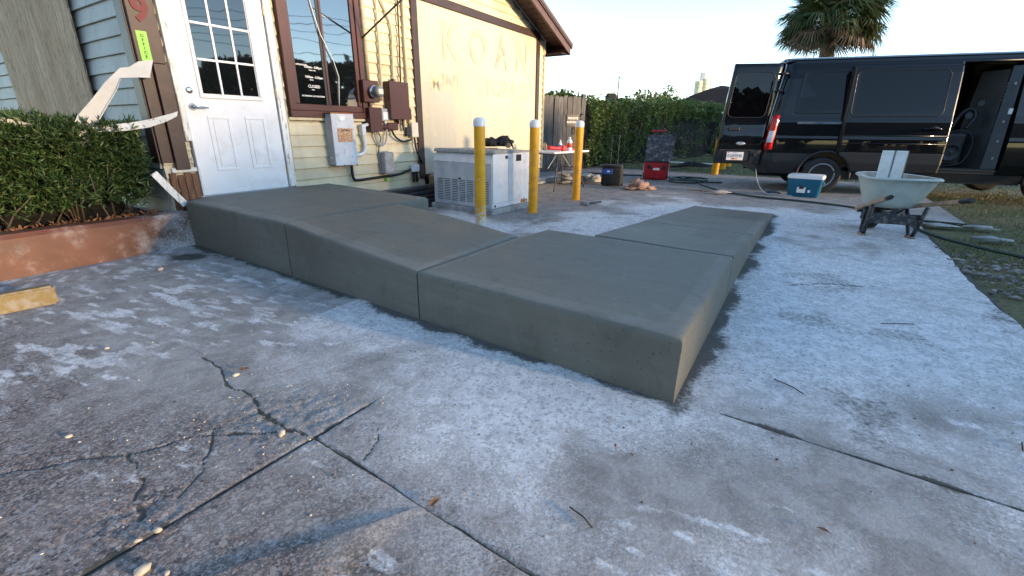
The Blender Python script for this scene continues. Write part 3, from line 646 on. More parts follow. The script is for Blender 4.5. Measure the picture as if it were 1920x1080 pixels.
# gray boards on the front wall (local frame of the front wall: along +Y of building)
z = .30; Hg = .148
FW = Matrix.Translation((XL+.02, .0, 0)) @ Matrix.Rotation(R(-90), 4, 'Z')
fe = empty('siding_face', (0, 0, 0)); fe.parent = fwall; fe.matrix_local = FW
bpy.data.objects.remove(fe)
while z < ZLft-.2:
    for x0, x1 in ((-5.25, -.02), (-DEPTH, -6.95)) if 1.1 < z < 2.3 else ((-3.9, -.02), (-5.25, -3.9), (-DEPTH, -5.25)):
        o = board(x0, x1, z, Hg, fwall, 'gray'); o.matrix_local = FW
    z += Hg
def bpart(name, b, mat_, parent=ob, smooth=None): return b.build(name, mat_, parent, smooth)
# corner post
bpart('corner_board', MB().b2(XL-.008, -.085, -.062, -.028, 1.69, 3.3, .004), 'brown')
bpart('corner_board', MB().b2(-.205, -.082, -.082, -.030, .73, 1.686, .004), 'brown')
bpart('corner_board', MB().b2(XL-.006, -.208, -.046, -.026, .80, 1.686, .003), 'brown')
bpart('corner_return', MB().b2(XL-.024, XL-.01, -.03, .13, .8, 3.2, .003), 'brown')
for k, x in enumerate((-.27, -.20, -.135, -.07)):
    bpart('rotten_stud', MB().b2(x, x+.06, -.035-random.uniform(0, .012), -.005, .30, .70-random.uniform(0, .03), .004), 'rotwood')
bpart('splintered_sill', MB().b2(-.24, -.012, -.05, -.022, .70, .745, .006), 'white_chip')
# door
door = bpart('door', MB().b2(.012, .958, -.040, .004, .452, 2.52, .003), 'door_white')
def panel_ring(x0, x1, z0, z1, y=-.040):
    b = MB(); w_ = .03
    for (a, c, d_, e) in ((x0, x1, z0, z0+w_), (x0, x1, z1-w_, z1), (x0, x0+w_, z0+w_, z1-w_), (x1-w_, x1, z0+w_, z1-w_)):
        b.b2(a, c, y-.007, y+.002, d_, e, .004)
    b.b2(x0+w_+.018, x1-w_-.018, y-.005, y+.001, z0+w_+.018, z1-w_-.018, .004); return b
panel_ring(.185, .412, .69, 1.243).build('door_panel', 'door_white', door); panel_ring(.566, .794, .69, 1.243).build('door_panel', 'door_white', door)
bx = (.186, .775); bz = (1.446, 2.42)
fr = MB()
for (a, c, d_, e) in ((bx[0]-.03, bx[1]+.03, bz[0]-.035, bz[0]), (bx[0]-.03, bx[1]+.03, bz[1], bz[1]+.035), (bx[0]-.03, bx[0], bz[0], bz[1]), (bx[1], bx[1]+.03, bz[0], bz[1])):
    fr.b2(a, c, -.056, -.038, d_, e, .005)
fr.build('glazing_frame', 'door_white', door)
cw = (bx[1]-bx[0])/3; rh = .3243
for i in range(3):
    for k in range(3):
        x0 = bx[0]+i*cw; z0 = bz[0]+k*rh
        MB().b2(x0+.010, x0+cw-.010, -.0445, -.0415, z0+.010, z0+rh-.010).build('pane', 'doorglass', door)
mb = MB()
for i in (1, 2): mb.b2(bx[0]+i*cw-.011, bx[0]+i*cw+.011, -.053, -.0405, bz[0], bz[1], .003)
for k in (1, 2):
    for i in range(3): mb.b2(bx[0]+i*cw+.011, bx[0]+(i+1)*cw-.011, -.0525, -.0408, bz[0]+k*rh-.011, bz[0]+k*rh+.011, .003)
mb.build('glazing_bar', 'door_white', door)
Mo = Matrix.Rotation(R(90), 4, 'X')
MB().lathe([(.034, 0), (.034, .006), (.027, .016), (.016, .02), (0.001, .02)], (.07, -.040, 1.477), 20, M=Mo).build('deadbolt', 'chrome', door)
hb = MB().lathe([(.035, 0), (.035, .008), (.022, .02), (.014, .05), (.001, .052)], (.068, -.040, 1.325), 20, M=Mo)
hb.tube([(.068, -.085, 1.325), (.10, -.09, 1.323), (.15, -.09, 1.321), (.195, -.088, 1.318)], [.013, .012, .010, .008], 10); hb.build('lever_handle', 'chrome', door)
for zz in (2.33, 1.50, .66): MB().cyl((.966, -.048, zz-.05), (.966, -.048, zz+.05), .008, n=8).build('hinge', 'tan', door)
bpart('door_jamb', MB().b2(-.006, .010, -.055, .01, .74, 2.55, .003), 'door_white'); bpart('door_jamb', MB().b2(-.004, .010, -.045, .01, .45, .738, .002), 'white_chip')
bpart('door_casing', MB().b2(-.06, -.008, -.060, -.012, 1.0, 2.6, .004), 'white_chip')
bpart('door_casing', MB().b2(.974, 1.055, -.058, -.01, .455, 2.6, .004), 'white_chip')
bpart('door_casing', MB().b2(1.057, 1.082, -.036, -.008, .62, 2.7, .003), 'tan')
bpart('door_header', MB().b2(-.02, 1.02, -.056, -.01, 2.525, 2.62, .003), 'white_chip')
bpart('threshold', MB().b2(-.03, 1.0, -.050, .01, .435, .449, .003), 'galv_side')
# window
wz0, wz1, wx0, wx1 = 1.255, 2.86, 1.12, 2.278
win = bpart('window', MB().b2(wx0+.13, wx1-.12, -.012, -.004, 1.39, wz1-.1), 'blackplastic')
def wframe(name, x0, x1, z0, z1, y0, y1): MB().b2(x0, x1, y0, y1, z0, z1, .004).build(name, 'redbrown', win)
wframe('frame_rail', wx0, wx1, wz0, wz0+.075, -.058, -.008); wframe('frame_rail', wx0+.075, wx1-.075, wz0+.077, wz0+.152, -.042, -.006)
wframe('frame_rail', wx0, wx1, wz1-.08, wz1, -.058, -.008)
wframe('frame_stile', wx0, wx0+.075, wz0+.077, wz1-.08, -.058, -.008); wframe('frame_stile', wx0+.077, wx0+.15, wz0+.154, wz1-.08, -.042, -.006)
wframe('frame_stile', wx1-.075, wx1, wz0+.077, wz1-.08, -.058, -.008); wframe('frame_stile', wx1-.14, wx1-.077, wz0+.154, wz1-.08, -.042, -.006)
wframe('mullion', 1.682, 1.716, wz0+.154, wz1-.08, -.036, -.006); MB().b2(1.648, 1.680, -.028, -.01, wz0+.154, wz1-.08).build('mullion', 'blackplastic', win)
MB().b2(wx0+.15, 1.648, -.022, -.018, wz0+.152, wz1-.08).build('pane', 'glass', win); MB().b2(1.716, wx1-.14, -.026, -.022, wz0+.152, wz1-.08).build('pane', 'glass', win)
for s, x, zz, sz in (('OFFICE HOURS', 1.36, 1.842, .022), ('9:00am - 5:00pm', 1.515, 1.825, .036), ('Monday - Friday', 1.50, 1.792, .014), ('9:00am - 5:30pm', 1.515, 1.715, .036), ('Saturday', 1.475, 1.685, .014), ('CLOSED', 1.50, 1.61, .045), ('Sunday', 1.48, 1.575, .014), ('NO SMOKING | NO SOLICITING', 1.475, 1.50, .022)):
    text('lettering', s, sz, Matrix.Translation((x, -.0235, zz)) @ FACE, 'white_ink', win, ext=.0006, bold=.0008)
cb = MB(); cb.tube([(1.50, -.03, 2.86), (1.58, -.035, 2.5), (1.66, -.045, 2.2), (1.80, -.045, 1.95), (1.865, -.04, 1.75), (1.84, -.035, 1.5), (1.83, -.032, 1.41)], .006, 6); cb.build('hanging_cable', 'white_wire', win)
bpart('window_sill', MB().b2(1.10, 2.30, -.036, -.003, 1.218, 1.252, .004), 'yellow')
# sign panel with trim
pan = bpart('sign_panel', MB().b2(3.375, 6.965, -.022, -.002, .42, 2.925), 'panel')
bpart('panel_trim', MB().b2(3.245, 3.372, -.05, -.004, .37, 2.928, .003), 'brown')
bpart('panel_trim', MB().b2(6.968, 7.09, -.05, -.004, .37, 2.928, .003), 'brown')
bpart('panel_trim', MB().b2(3.245, 7.09, -.052, -.004, 2.930, 3.05, .003), 'brown')
bpart('panel_trim', MB().b2(3.374, 6.966, -.05, -.004, .25, .415, .003), 'brown')
MT['ghost'] = simple('ghost_letter_paint', (.43, .385, .28), .5, var=.25, scale=3, dirt=(.64, .54, .29), dirt_amt=.85)
MT['ghost2'] = simple('gray_ghost_letter_paint', (.33, .31, .25), .5, var=.2, scale=5, dirt=(.55, .49, .34), dirt_amt=.7)
for ch, x, mt in (('K', 4.13, 'ghost'), ('O', 4.90, 'ghost'), ('A', 5.655, 'ghost2'), ('N', 6.39, 'ghost')):
    text('ghost_letter', ch, .76, Matrix.Translation((x, -.023, 2.45)) @ FACE, mt, pan, ext=.006, bold=.018, sx=.86)
text('ghost_letter', 'MINI', .38, Matrix.Translation((3.98, -.0225, 1.83)) @ FACE, 'ghost', pan, ext=.002, bold=.006, sx=.95)
text('ghost_letter', 'STORAGE', .42, Matrix.Translation((5.79, -.0225, 1.84)) @ FACE, 'ghost', pan, ext=.0025, bold=.008, sx=1.0)
bpart('corner_trim', MB().b2(7.292, 7.37, -.036, -.006, .25, 2.93, .003), 'tan')
# numbers
cb9 = ob.children[-1]
text('number_nine', '9', .27, Matrix.Translation((-.205, -.066, 2.115)) @ FACE, 'red_sign', ob, ext=.006, bold=.010)
st = MB().b2(-.278, -.195, -.0655, -.0635, 1.70, 1.945).build('office_sticker', 'green_tape', ob)
for i, ch in enumerate('OFFICE'):
    text('lettering', ch, .034, Matrix.Translation((-.236, -.067, 1.905-i*.034)) @ Matrix.Rotation(R(0), 4, 'Y') @ FACE, 'black_ink', st, ext=.0005, bold=.001)
# roof
SO = .44
def roof_side(xa, za, xb, zb, name='roof_slope'):
    """prism section in x-z, extruded from -SO (outward) to DEPTH"""
    b = MB(); M_ = Matrix.Rotation(R(90), 4, 'X')
    b.prism([(xa, za+.02), (xb, zb+.02), (xb, zb+.10), (xa, za+.10)], -DEPTH-.3, SO+.05, M_); return b.build(name, 'shingle', ob)
ex, ez = XR+.33, gz_(XR)-slope*.33
lx, lz = XL-.4, ZLft-slope*.78*.4
roof_side(RIDGE, ZR, ex+.06, ez-.02); roof_side(lx, lz, RIDGE, ZR)
# soffit panels under the rake (slats)
n = 26
for side in (0, 1):
    a_, b_ = ((RIDGE, ZR), (ex, ez)) if side == 0 else ((RIDGE, ZR), (lx, lz))
    d = Vector((b_[0]-a_[0], 0, b_[1]-a_[1])); L = d.length; d.normalize(); k = int(L/.155)
    sof = MB().prism([(a_[0], a_[1]+.012), (b_[0], b_[1]+.012), (b_[0], b_[1]+.018), (a_[0], a_[1]+.018)], .03, SO-.02, Matrix.Rotation(R(90), 4, 'X')).build('soffit', 'soffit', ob)
    for i in range(k):
        p = Vector((a_[0], -.235, a_[1]))+d*(i+.5)*L/k
        MB().box((0, 0, 0), (L/k-.012, SO-.05, .014), None, .003).build('soffit_panel', 'soffit', sof)
        o = sof.children[-1]; o.location = p; o.rotation_euler = (0, -math.atan2(d.z, d.x) if side == 0 else math.pi-math.atan2(d.z, d.x), 0)
    sg = 1 if side == 0 else -1
    b = MB(); M_ = Matrix.Rotation(R(90), 4, 'X')
    b.prism([(a_[0], a_[1]-.10), (b_[0]+.02*sg, b_[1]-.125), (b_[0]+.02*sg, b_[1]+.035), (a_[0], a_[1]+.06)], SO-.02, SO+.025, M_); b.build('fascia_board', 'fascia', ob)
    b = MB(); b.prism([(a_[0], a_[1]+.062), (b_[0]+.05*sg, b_[1]+.037), (b_[0]+.05*sg, b_[1]+.10), (a_[0], a_[1]+.125)], SO+.0, SO+.06, M_); b.build('drip_edge', 'fascia', ob)
    b = MB(); b.prism([(a_[0], a_[1]-.03), (b_[0]-.33*sg, b_[1]+.105), (b_[0]-.33*sg, b_[1]+.145), (a_[0], a_[1]+.01)], .028, .055, M_); b.build('gable_trim', 'weath', ob)
# boxed eave at the right
bpart('eave_box', MB().b2(XR, ex-.01, -SO+.02, DEPTH, ez-.125, ez-.11), 'soffit')
bpart('eave_fascia', MB().b2(ex-.008, ex+.02, -SO+.022, DEPTH, ez-.125, ez+.03), 'fascia')
# front wall plywood and window
yq = lambda m: m
ply = empty('plywood_sheet', P0+U3*(XL)+N3*0, AZ, 'large tan plywood sheets boarded over the gray siding', 'plywood')
for m0, m1 in ((1.15, 2.50), (2.504, 3.86)):
    MB().b2(-.045, -.028, m0, m1, .72, 3.1, .002).build('sheet', 'ply', ply)
fwin = bpart('window', MB().b2(XL-.012, XL-.004, 5.42, 6.9, 1.2, 2.6), 'blackplastic')
for zz0 in (1.56,):
    for i in range(9): MB().b2(XL-.028, XL-.016, 5.45+i*.15, 5.56+i*.15, 1.58, 2.05, .002).build('slat', 'beige', fwin)
MB().b2(XL-.02, XL-.013, 5.45, 6.85, 2.06, 2.55).build('pane', 'glass', fwin)
MB().b2(XL-.06, XL-.02, 5.27, 5.40, 1.22, 2.7, .004).build('frame_stile', 'tan', fwin)
MB().b2(XL-.05, XL-.014, 5.42, 6.9, 1.26, 1.54, .004).build('lower_panel', 'brown', fwin)
MB().b2(XL-.075, XL-.02, 5.3, 6.9, 1.16, 1.24, .004).build('frame_rail', 'steelblack', fwin)
# electrical gear (each a thing of its own)
def wall_thing(name, x, z, label, cat, group=None): return empty(name, P0+U3*x+Vector((0, 0, z))+N3*.026, AZ, label, cat, group)
e = wall_thing('disconnect_box', 1.57, .672, 'gray steel electrical cabinet with rust stained label below the window', 'electrical box', 'electrical boxes on the wall')
MB().b2(0, .345, -.155, -.142, -.006, .634, .004).build('cover', 'galv', e); MB().b2(.006, .339, -.142, 0, 0, .628, .004).build('cabinet', 'galv_side', e)
MB().b2(.07, .305, -.1575, -.1555, .288, .458).build('warning_label', 'label', e); MB().b2(.125, .205, -.1572, -.1555, .555, .60).build('sticker', 'white_ink', e)
text('lettering', 'CAUTION', .03, Matrix.Translation((.19, -.1585, .43)) @ FACE, 'black_ink', e, ext=.0004, bold=.001)
MB().b2(-.004, .349, -.162, 0, .634, .646, .003).build('rain_lip', 'rust', e)
for x in (.03, .13, .24, .33): MB().cyl((x, -.15, -.018), (x, -.15, -.004), .009, n=8).build('bolt', 'rust', e)
MB().cyl((.0055, -.07, .09), (.001, -.07, .09), .02, n=14).build('knockout', 'galv', e)
e = wall_thing('meter_socket', 2.18, 1.47, 'red brown meter base carrying the round glass electric meter', 'electric meter', 'electrical boxes on the wall')
MB().b2(0, .27, -.09, 0, 0, .275, .006).build('base_box', 'boxbrown', e)
MB().lathe([(.083, 0), (.083, .05), (.076, .055)], (.155, -.09, .132), 28, M=Mo).build('collar', 'chrome', e)
MB().lathe([(.073, 0), (.073, .085), (.06, .10), (.03, .106), (.001, .106)], (.155, -.145, .132), 28, M=Mo).build('glass_dome', 'dome', e)
MB().b2(.115, .195, -.2545, -.2515, .10, .165).build('dial_plate', 'beige', e)
e = wall_thing('breaker_box', 2.24, 1.09, 'small red brown breaker box directly under the round meter', 'electrical box', 'electrical boxes on the wall')
MB().b2(0, .21, -.095, 0, 0, .31, .005).build('body', 'boxbrown', e); MB().b2(-.004, .214, -.105, -.096, -.004, .314, .003).build('cover', 'boxbrown', e)
MB().cyl((.075, -.04, .312), (.075, -.04, .372), .028, n=14).build('nipple', 'boxbrown', e); MB().cyl((.216, -.05, .06), (.36, -.05, .06), .03, n=14).build('nipple', 'boxbrown', e); MB().b2(.34, .55, -.075, 0, .015, .12, .01).build('conduit_body', 'boxbrown', e)
e = wall_thing('panel_enclosure', 2.62, 1.26, 'largest red brown electrical enclosure with a stepped lower corner', 'electrical box', 'electrical boxes on the wall')
MB().prism([(0, 0), (.40, 0), (.40, .14), (.365, .17), (.365, .50), (0, .50)], 0, .11, Mo @ Matrix.Identity(4), bev=.003).build('cabinet', 'boxbrown', e)
MB().prism([(-.004, -.004), (.404, -.004), (.404, .142), (.369, .172), (.369, .504), (-.004, .504)], .112, .124, Mo, bev=.003).build('cover', 'boxbrown', e)
MB().cyl((.2, -.05, -.07), (.2, -.05, -.002), .03, n=12).build('nipple', 'boxbrown', e); MB().cyl((.15, -.05, .51), (.15, -.05, .54), .035, n=12).build('hub', 'boxbrown', e); MB().cyl((.3, -.04, -.16), (.3, -.04, -.002), .02, n=12).build('nipple', 'blackplastic', e)
e = wall_thing('timer_box', 2.505, 1.23, 'little gray box with white face between the two red brown boxes', 'meter', 'electrical boxes on the wall')
MB().b2(0, .15, -.055, 0, 0, .167, .006).build('housing', 'galv_side', e); MB().b2(.02, .13, -.0585, -.0555, .02, .12).build('dial_face', 'white', e); MB().cyl((.07, -.03, -.03), (.07, -.03, -.002), .02, n=12).build('gland', 'conduit', e)
e = wall_thing('outlet_cover', 3.07, 1.0, 'beige plastic cover box beside the brown panel trim', 'electrical box', 'electrical boxes on the wall')
MB().b2(-.006, .135, -.075, -.0, 0, .22, .012, seg=2).build('lid', 'beige', e); MB().b2(-.10, -.01, -.05, -.005, .02, .15, .006).build('plug', 'blackplastic', e)
e = wall_thing('outlet_box', 2.41, .49, 'weathered gray metal outlet box low on the wall above the steel bars', 'electrical box', 'electrical boxes on the wall')
MB().b2(0, .19, -.03, 0, 0, .325, .012).build('back_plate', 'weath', e); MB().b2(.01, .195, -.13, -.032, .008, .315, .02, seg=2).build('cover', 'weath', e)
MB().tube([(.09, -.06, -.002), (.1, -.07, -.04), (.13, -.06, -.045), (.15, -.04, -.012)], .006, 6).build('pigtail', 'blackrub', e); MB().b2(.09, .14, -.05, -.02, -.11, -.06, .004).build('ground_clamp', 'green_tape', e)
e = wall_thing('junction_box', 3.02, .48, 'small pale blue gray junction box near the foot of the brown trim', 'electrical box', 'electrical boxes on the wall')
MB().b2(0, .18, -.06, 0, 0, .11, .008).build('body', 'conduit', e); MB().cyl((.06, -.03, -.16), (.07, -.03, -.002), .022, n=10).build('conduit_stub', 'blackrub', e); MB().cyl((.14, -.03, -.16), (.13, -.03, -.002), .022, n=10).build('conduit_stub', 'blackrub', e)
def conduit(name, pts, r, mat_, label, group='conduits and cables on the wall'):
    b = MB(); b.tube([P0+U3*x+N3*(d+.026)+Vector((0, 0, z)) for x, z, d in pts], r, 10); o = b.build(name, mat_); return tag(o, label, 'conduit', group)
def smoothpts(p, it=2):
    for _ in range(it):
        q = [p[0]]
        for a, b in zip(p[:-1], p[1:]): q += [tuple(.75*u+.25*v for u, v in zip(a, b)), tuple(.25*u+.75*v for u, v in zip(a, b))]
        p = q+[p[-1]]
    return p
e = wall_thing('conduit_elbow', 2.10, .76, 'fat pale gray conduit elbow curling into the rusty label cabinet', 'conduit')
MB().b2(.005, .075, -.08, -.005, .27, .42, .008).build('fitting', 'conduit', e); MB().tube(smoothpts([(.04, -.04, .30), (.06, -.04, .16), (.05, -.04, .06), (-.03, -.04, .02), (-.19, -.05, .02)]), .027, 12).build('sweep', 'conduit', e); MB().cyl((.05, -.05, .40), (.13, -.05, .42), .022, n=10).build('connector', 'conduit', e)
conduit('conduit', smoothpts([(1.90, .68, .04), (1.895, .53, .04), (1.91, .46, .04), (1.97, .44, .03), (2.28, .45, .03), (2.77, .46, .03), (3.03, .52, .03)]), .019, 'blackrub', 'thick black conduit sagging along the wall foot below the cabinets')
conduit('conduit', smoothpts([(2.575, 1.20, .03), (2.58, 1.08, .05), (2.53, .93, .06), (2.45, .88, .05), (2.37, .96, .04), (2.35, 1.09, .04)]), .013, 'galv_side', 'gray cable looped below the little white faced box')
conduit('conduit', smoothpts([(2.66, 1.12, .05), (2.72, 1.0, .06), (2.9, .93, .05), (3.07, .97, .04)]), .015, 'blackrub', 'black cable swinging from the red brown boxes to the beige cover')
conduit('conduit', smoothpts([(3.14, 1.0, .04), (3.15, .8, .05), (3.305, .6, .04)]), .016, 'blackrub', 'black cable dropping from the beige cover to the small junction box')
conduit('conduit', [(2.42, 1.09, .03), (2.46, 1.0, .04), (2.42, .88, .03), (2.40, .80, .03)], .008, 'blackrub', 'thin black lead dropping to the weathered outlet box')
conduit('conduit', [(2.318, 3.3, .03), (2.33, 2.3, .03), (2.326, 1.75, .03)], .026, 'tan', 'tan pipe rising beside the window above the round meter')
conduit('conduit', [(2.59, 3.4, .03), (2.575, 2.43, .03), (2.549, 1.5, .03)], .017, 'yellow', 'cream painted pipe running down left of the largest enclosure')
conduit('conduit', smoothpts([(2.62, 3.2, .03), (2.66, 2.77, .03), (2.79, 2.57, .03), (2.835, 2.45, .03), (2.81, 2.1, .03), (2.798, 1.77, .03)]), .019, 'yellow', 'cream pipe with a double bend entering the top of the largest enclosure')
conduit('conduit', [(2.99, 3.4, .03), (2.96, 2.3, .03), (2.93, 1.76, .03)], .011, 'blackrub', 'thin dark cable running up from the largest enclosure')
conduit('conduit', [(3.09, 3.4, .03), (3.07, 2.3, .03), (3.06, 1.2, .03)], .022, 'yellow', 'cream pipe next to the brown panel trim')
o = MB().tube([P0+U3*2.285+N3*.06+Vector((0, 0, 2.255)), P0+U3*2.33+N3*1.05+Vector((0, 0, 2.74))], .012, 8).build('awning_strut', 'steelblack'); tag(o, 'slim dark metal awning strut jutting from the window frame', 'strut')
# ================================================================== PLANTER, HEDGE, WHEEL STOP
Ang = math.atan2(U3.y, U3.x)
pl = empty('planter_curb', (A2[0], A2[1], 0), R(59.0), 'terracotta painted planter curb with white splash at its ramp end', 'planter')
prof = [(0, -.02), (.16, -.02), (.16, .33), (.035, .335)]
b = MB(); V = []; F = []; n = 14
for i in range(n+1):
    x = -4.6+4.6*i/n; jz = random.uniform(-.008, .008); jy = random.uniform(-.008, .008)
    V += [(x, jy, -.02), (x, .030+jy, .30+jz), (x, .055+jy, .335+jz), (x, .20, .335+jz), (x, .20, -.02)]
for i in range(n):
    for k in range(4): F.append((5*i+k, 5*i+k+1, 5*i+k+6, 5*i+k+5))
F += [(0, 1, 2, 3, 4), (5*n+4, 5*n+3, 5*n+2, 5*n+1, 5*n)]
b.quads(V, F).build('curb_body', 'curb', pl, smooth=30)
bed = MB(); n1, n2 = 60, 20; V = []; F = []
Ux, Vx = Vector((math.cos(R(59)), math.sin(R(59)), 0)), Vector((-math.sin(R(59)), math.cos(R(59)), 0))
for i in range(n1+1):
    for k in range(n2+1):
        p = Vector((A2[0], A2[1], 0))+Ux*(-4.6+4.55*i/n1)+Vx*(.17+2.5*k/n2); V.append((p.x, p.y, .27+random.uniform(-.012, .03)))
for i in range(n1):
    for k in range(n2): a = i*(n2+1)+k; F.append((a, a+n2+1, a+n2+2, a+1))
raw('planting_bed', V, F, 'soil', kind='structure')
def leafcloud(n, place, L, W, spread=.9, droop=0., seed=0, per=8, tri=False):
    """rosettes of narrow leaves. place(n)->(pos,dir)"""
    g = np.random.default_rng(seed); P, D = place(n, g); P = np.repeat(P, per, 0); D = np.repeat(D, per, 0); N = len(P)
    d = D*.75+g.normal(size=(N, 3))*spread*.6; d[:, 2] -= droop; d /= np.linalg.norm(d, axis=1)[:, None]
    s = np.cross(d, g.normal(size=(N, 3))); s /= np.linalg.norm(s, axis=1)[:, None]
    l = L*g.uniform(.55, 1.2, N)[:, None]; w_ = W*g.uniform(.7, 1.2, N)[:, None]
    nrm = np.cross(d, s); base = P+g.normal(size=(N, 3))*L*.12
    a = base; b = base+d*l*.5+s*w_+nrm*l*.05; c = base+d*l+nrm*l*-.06; e = base+d*l*.5-s*w_+nrm*l*.05
    V = np.stack([a, b, c, e], 1).reshape(-1, 3); F = np.arange(N*4).reshape(N, 4); return V, F
hd = empty('hedge_bush', (A2[0], A2[1], .3), Ang, 'clipped dark green narrow leaved hedge in the planter beside the door', 'hedge')
HX0, HX1, HY0, HY1, HZ = -3.2, -.20, .20, 1.3, .87
def hplace(n, g):
    f = g.choice(4, n, p=[.46, .34, .10, .10]); x = g.uniform(HX0, HX1, n); y = g.uniform(HY0, HY1, n); zt_ = HZ-.05*(np.clip((x+.9)/.7, 0, 1))**2
    z = (.19+.81*g.uniform(0, 1., n)**.85)*zt_; d = np.zeros((n, 3))
    y = np.where(f == 0, HY0+(1-z/zt_)*.06+.0, y); z = np.where(f == 1, zt_, z); x = np.where(f == 2, HX1, x)
    bul = fbm(x*2.6+z*2, y*2.6+z*3, 3, 17)-.5
    d[:, 1] = np.where(f == 0, -1, 0); d[:, 2] = np.where(f == 1, 1, .25); d[:, 0] = np.where(f == 2, 1, 0)
    y = y-np.where(f == 0, bul*.30, 0); z = z+np.where(f == 1, bul*.14, 0); x = x+np.where(f == 2, bul*.2, 0)
    # round the long edges
    cy = np.clip((HY0+.16-y)/.2, 0, 1); z = np.where(f == 1, z-cy**2*.1, z); k0 = np.clip((z-zt_+.15)/.15, 0, 1); y = np.where(f == 0, y+k0**2*.10, y)
    cx = np.clip((x-HX1+.2)/.2, 0, 1); z = np.where(f == 1, z-cx**2*.12, z)
    dep = -np.abs(g.normal(size=n))*.05; P = np.stack([x, y, z], 1)+d*dep[:, None]; 
    P += g.normal(size=(n, 3))*.018; return P, d
V, F = leafcloud(6200, hplace, .070, .0062, 1.0, -.10, 3, 9); raw('foliage', V, F, 'leaf', hd)
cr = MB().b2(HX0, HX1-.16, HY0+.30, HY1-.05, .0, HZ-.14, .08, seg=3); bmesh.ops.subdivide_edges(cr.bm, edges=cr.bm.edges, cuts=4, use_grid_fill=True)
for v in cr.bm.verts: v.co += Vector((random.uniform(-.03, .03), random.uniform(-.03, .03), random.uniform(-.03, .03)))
cr.build('shade_core', 'hedgecore', hd)  # added core that keeps light from passing through the leaves
br = MB()
for i in range(90):
    x = random.uniform(HX0, HX1-.1); p = Vector((x, random.uniform(.25, .8), -.02)); q = p+Vector((random.uniform(-.25, .25), random.uniform(-.4, .0), random.uniform(.25, .55)))
    q.y = max(q.y, HY0+.0); br.tube([p, (p+q)/2+Vector((random.uniform(-.05, .05), 0, .03)), q], [.009, .006, .003], 5)
br.build('branches', 'stem', hd, kind='stuff')
# loose mulch and leaves in the bed front (stuff)
g = np.random.default_rng(5)
def mplace(n, gg):
    x = gg.uniform(-3.2, -.05, n); y = gg.uniform(.20, .42, n); P = np.array(A2)[None, :]+np.stack([x, x*0], 1)*0
    W = np.stack([A2[0]+Ux.x*x+Vx.x*y, A2[1]+Ux.y*x+Vx.y*y, .295+gg.uniform(0, .035, n)], 1); d = np.tile((0., 0., .15), (n, 1)); return W, d
V, F = leafcloud(420, mplace, .05, .010, 1.3, .1, 8, 3); tag(raw('dead_leaves', V, F, 'leaf_brown', kind='stuff'), 'dry brown litter under the hedge')
ws = empty('wheel_stop', (-3.08, 2.86, 0), R(52.3), 'worn yellow concrete wheel stop at the left edge of the slab', 'wheel stop')
MB().prism([(0, 0), (.16, 0), (.135, .115), (.03, .12)], -1.8, 0, Matrix.Rotation(R(90), 4, 'X') @ Matrix.Rotation(R(90), 4, 'Y') if False else Matrix(((0, 0, 1, 0), (1, 0, 0, 0), (0, 1, 0, 0), (0, 0, 0, 1))), bev=.012).build('concrete_block', 'stop', ws)
MB().cyl((-.4, .08, .11), (-.4, .08, .126), .014, n=10).build('anchor_pin', 'rust', ws)
# ------------------------------------------------------------------ broken trim pieces on the corner
def strip(name, pts, wdt, thick, mat_, label, cat, up_=Vector((0, 0, 1)), lip=0.):
    b = MB(); V = []; F = []; N = len(pts)
    for i, p in enumerate(pts):
        p = Vector(p); a = Vector(pts[max(i-1, 0)]); c = Vector(pts[min(i+1, N-1)]); d = (c-a).normalized()
        w_ = wdt[i] if hasattr(wdt, '__len__') else wdt
        u_ = (up_-d*up_.dot(d)).normalized(); n_ = d.cross(u_)
        V += [p-u_*w_/2-n_*thick/2, p-u_*w_/2+n_*thick/2, p+u_*w_/2+n_*thick/2, p+u_*w_/2-n_*thick/2]
        if lip: V += [p-u_*w_/2-n_*lip, p-u_*w_/2-n_*lip-u_*thick, p-u_*w_/2-u_*thick+n_*thick/2]
    k = 7 if lip else 4
    for i in range(N-1):
        a, c = i*k, (i+1)*k
        ring = [1, 2, 3, 0] if not lip else [1, 2, 3, 0, 4, 5, 6]
        for j in range(len(ring)): F.append((a+ring[j], c+ring[j], c+ring[(j+1) % len(ring)], a+ring[(j+1) % len(ring)]))
    for a in (0, (N-1)*k): F.append([a+q for q in ([1, 2, 3, 0] if not lip else [1, 2, 3, 0, 4, 5, 6])])
    b.quads(V, F); bmesh.ops.recalc_face_normals(b.bm, faces=b.bm.faces); return tag(b.build(name, mat_, smooth=40), label, cat)
def Wp(s, d, z): return P0+U3*s+N3*d+Vector((0, 0, z))
def ribbon(name, top, bot, mat_, label, cat, th=.006, lip=.0):
    """top/bot: edge points (s, d, z) on the wall frame"""
    b = MB(); V = []; F = []; N = len(top)
    for a, c in zip(top, bot):
        a, c = Wp(*a), Wp(*c); V += [a, a-N3*th, c-N3*th, c, c+N3*lip+(a-c).normalized()*.004, c+N3*lip+(a-c).normalized()*.012, c+N3*th*.6+(a-c).normalized()*.010, a+N3*th*.3]
    for i in range(N-1):
        for k in range(8): F.append((8*i+k, 8*i+(k+1) % 8, 8*i+8+(k+1) % 8, 8*i+8+k))
    F += [tuple(range(8))[::-1], tuple(8*N-8+k for k in range(8))]
    b.quads(V, F); bmesh.ops.recalc_face_normals(b.bm, faces=b.bm.faces); return tag(b.build(name, mat_, smooth=30), label, cat)
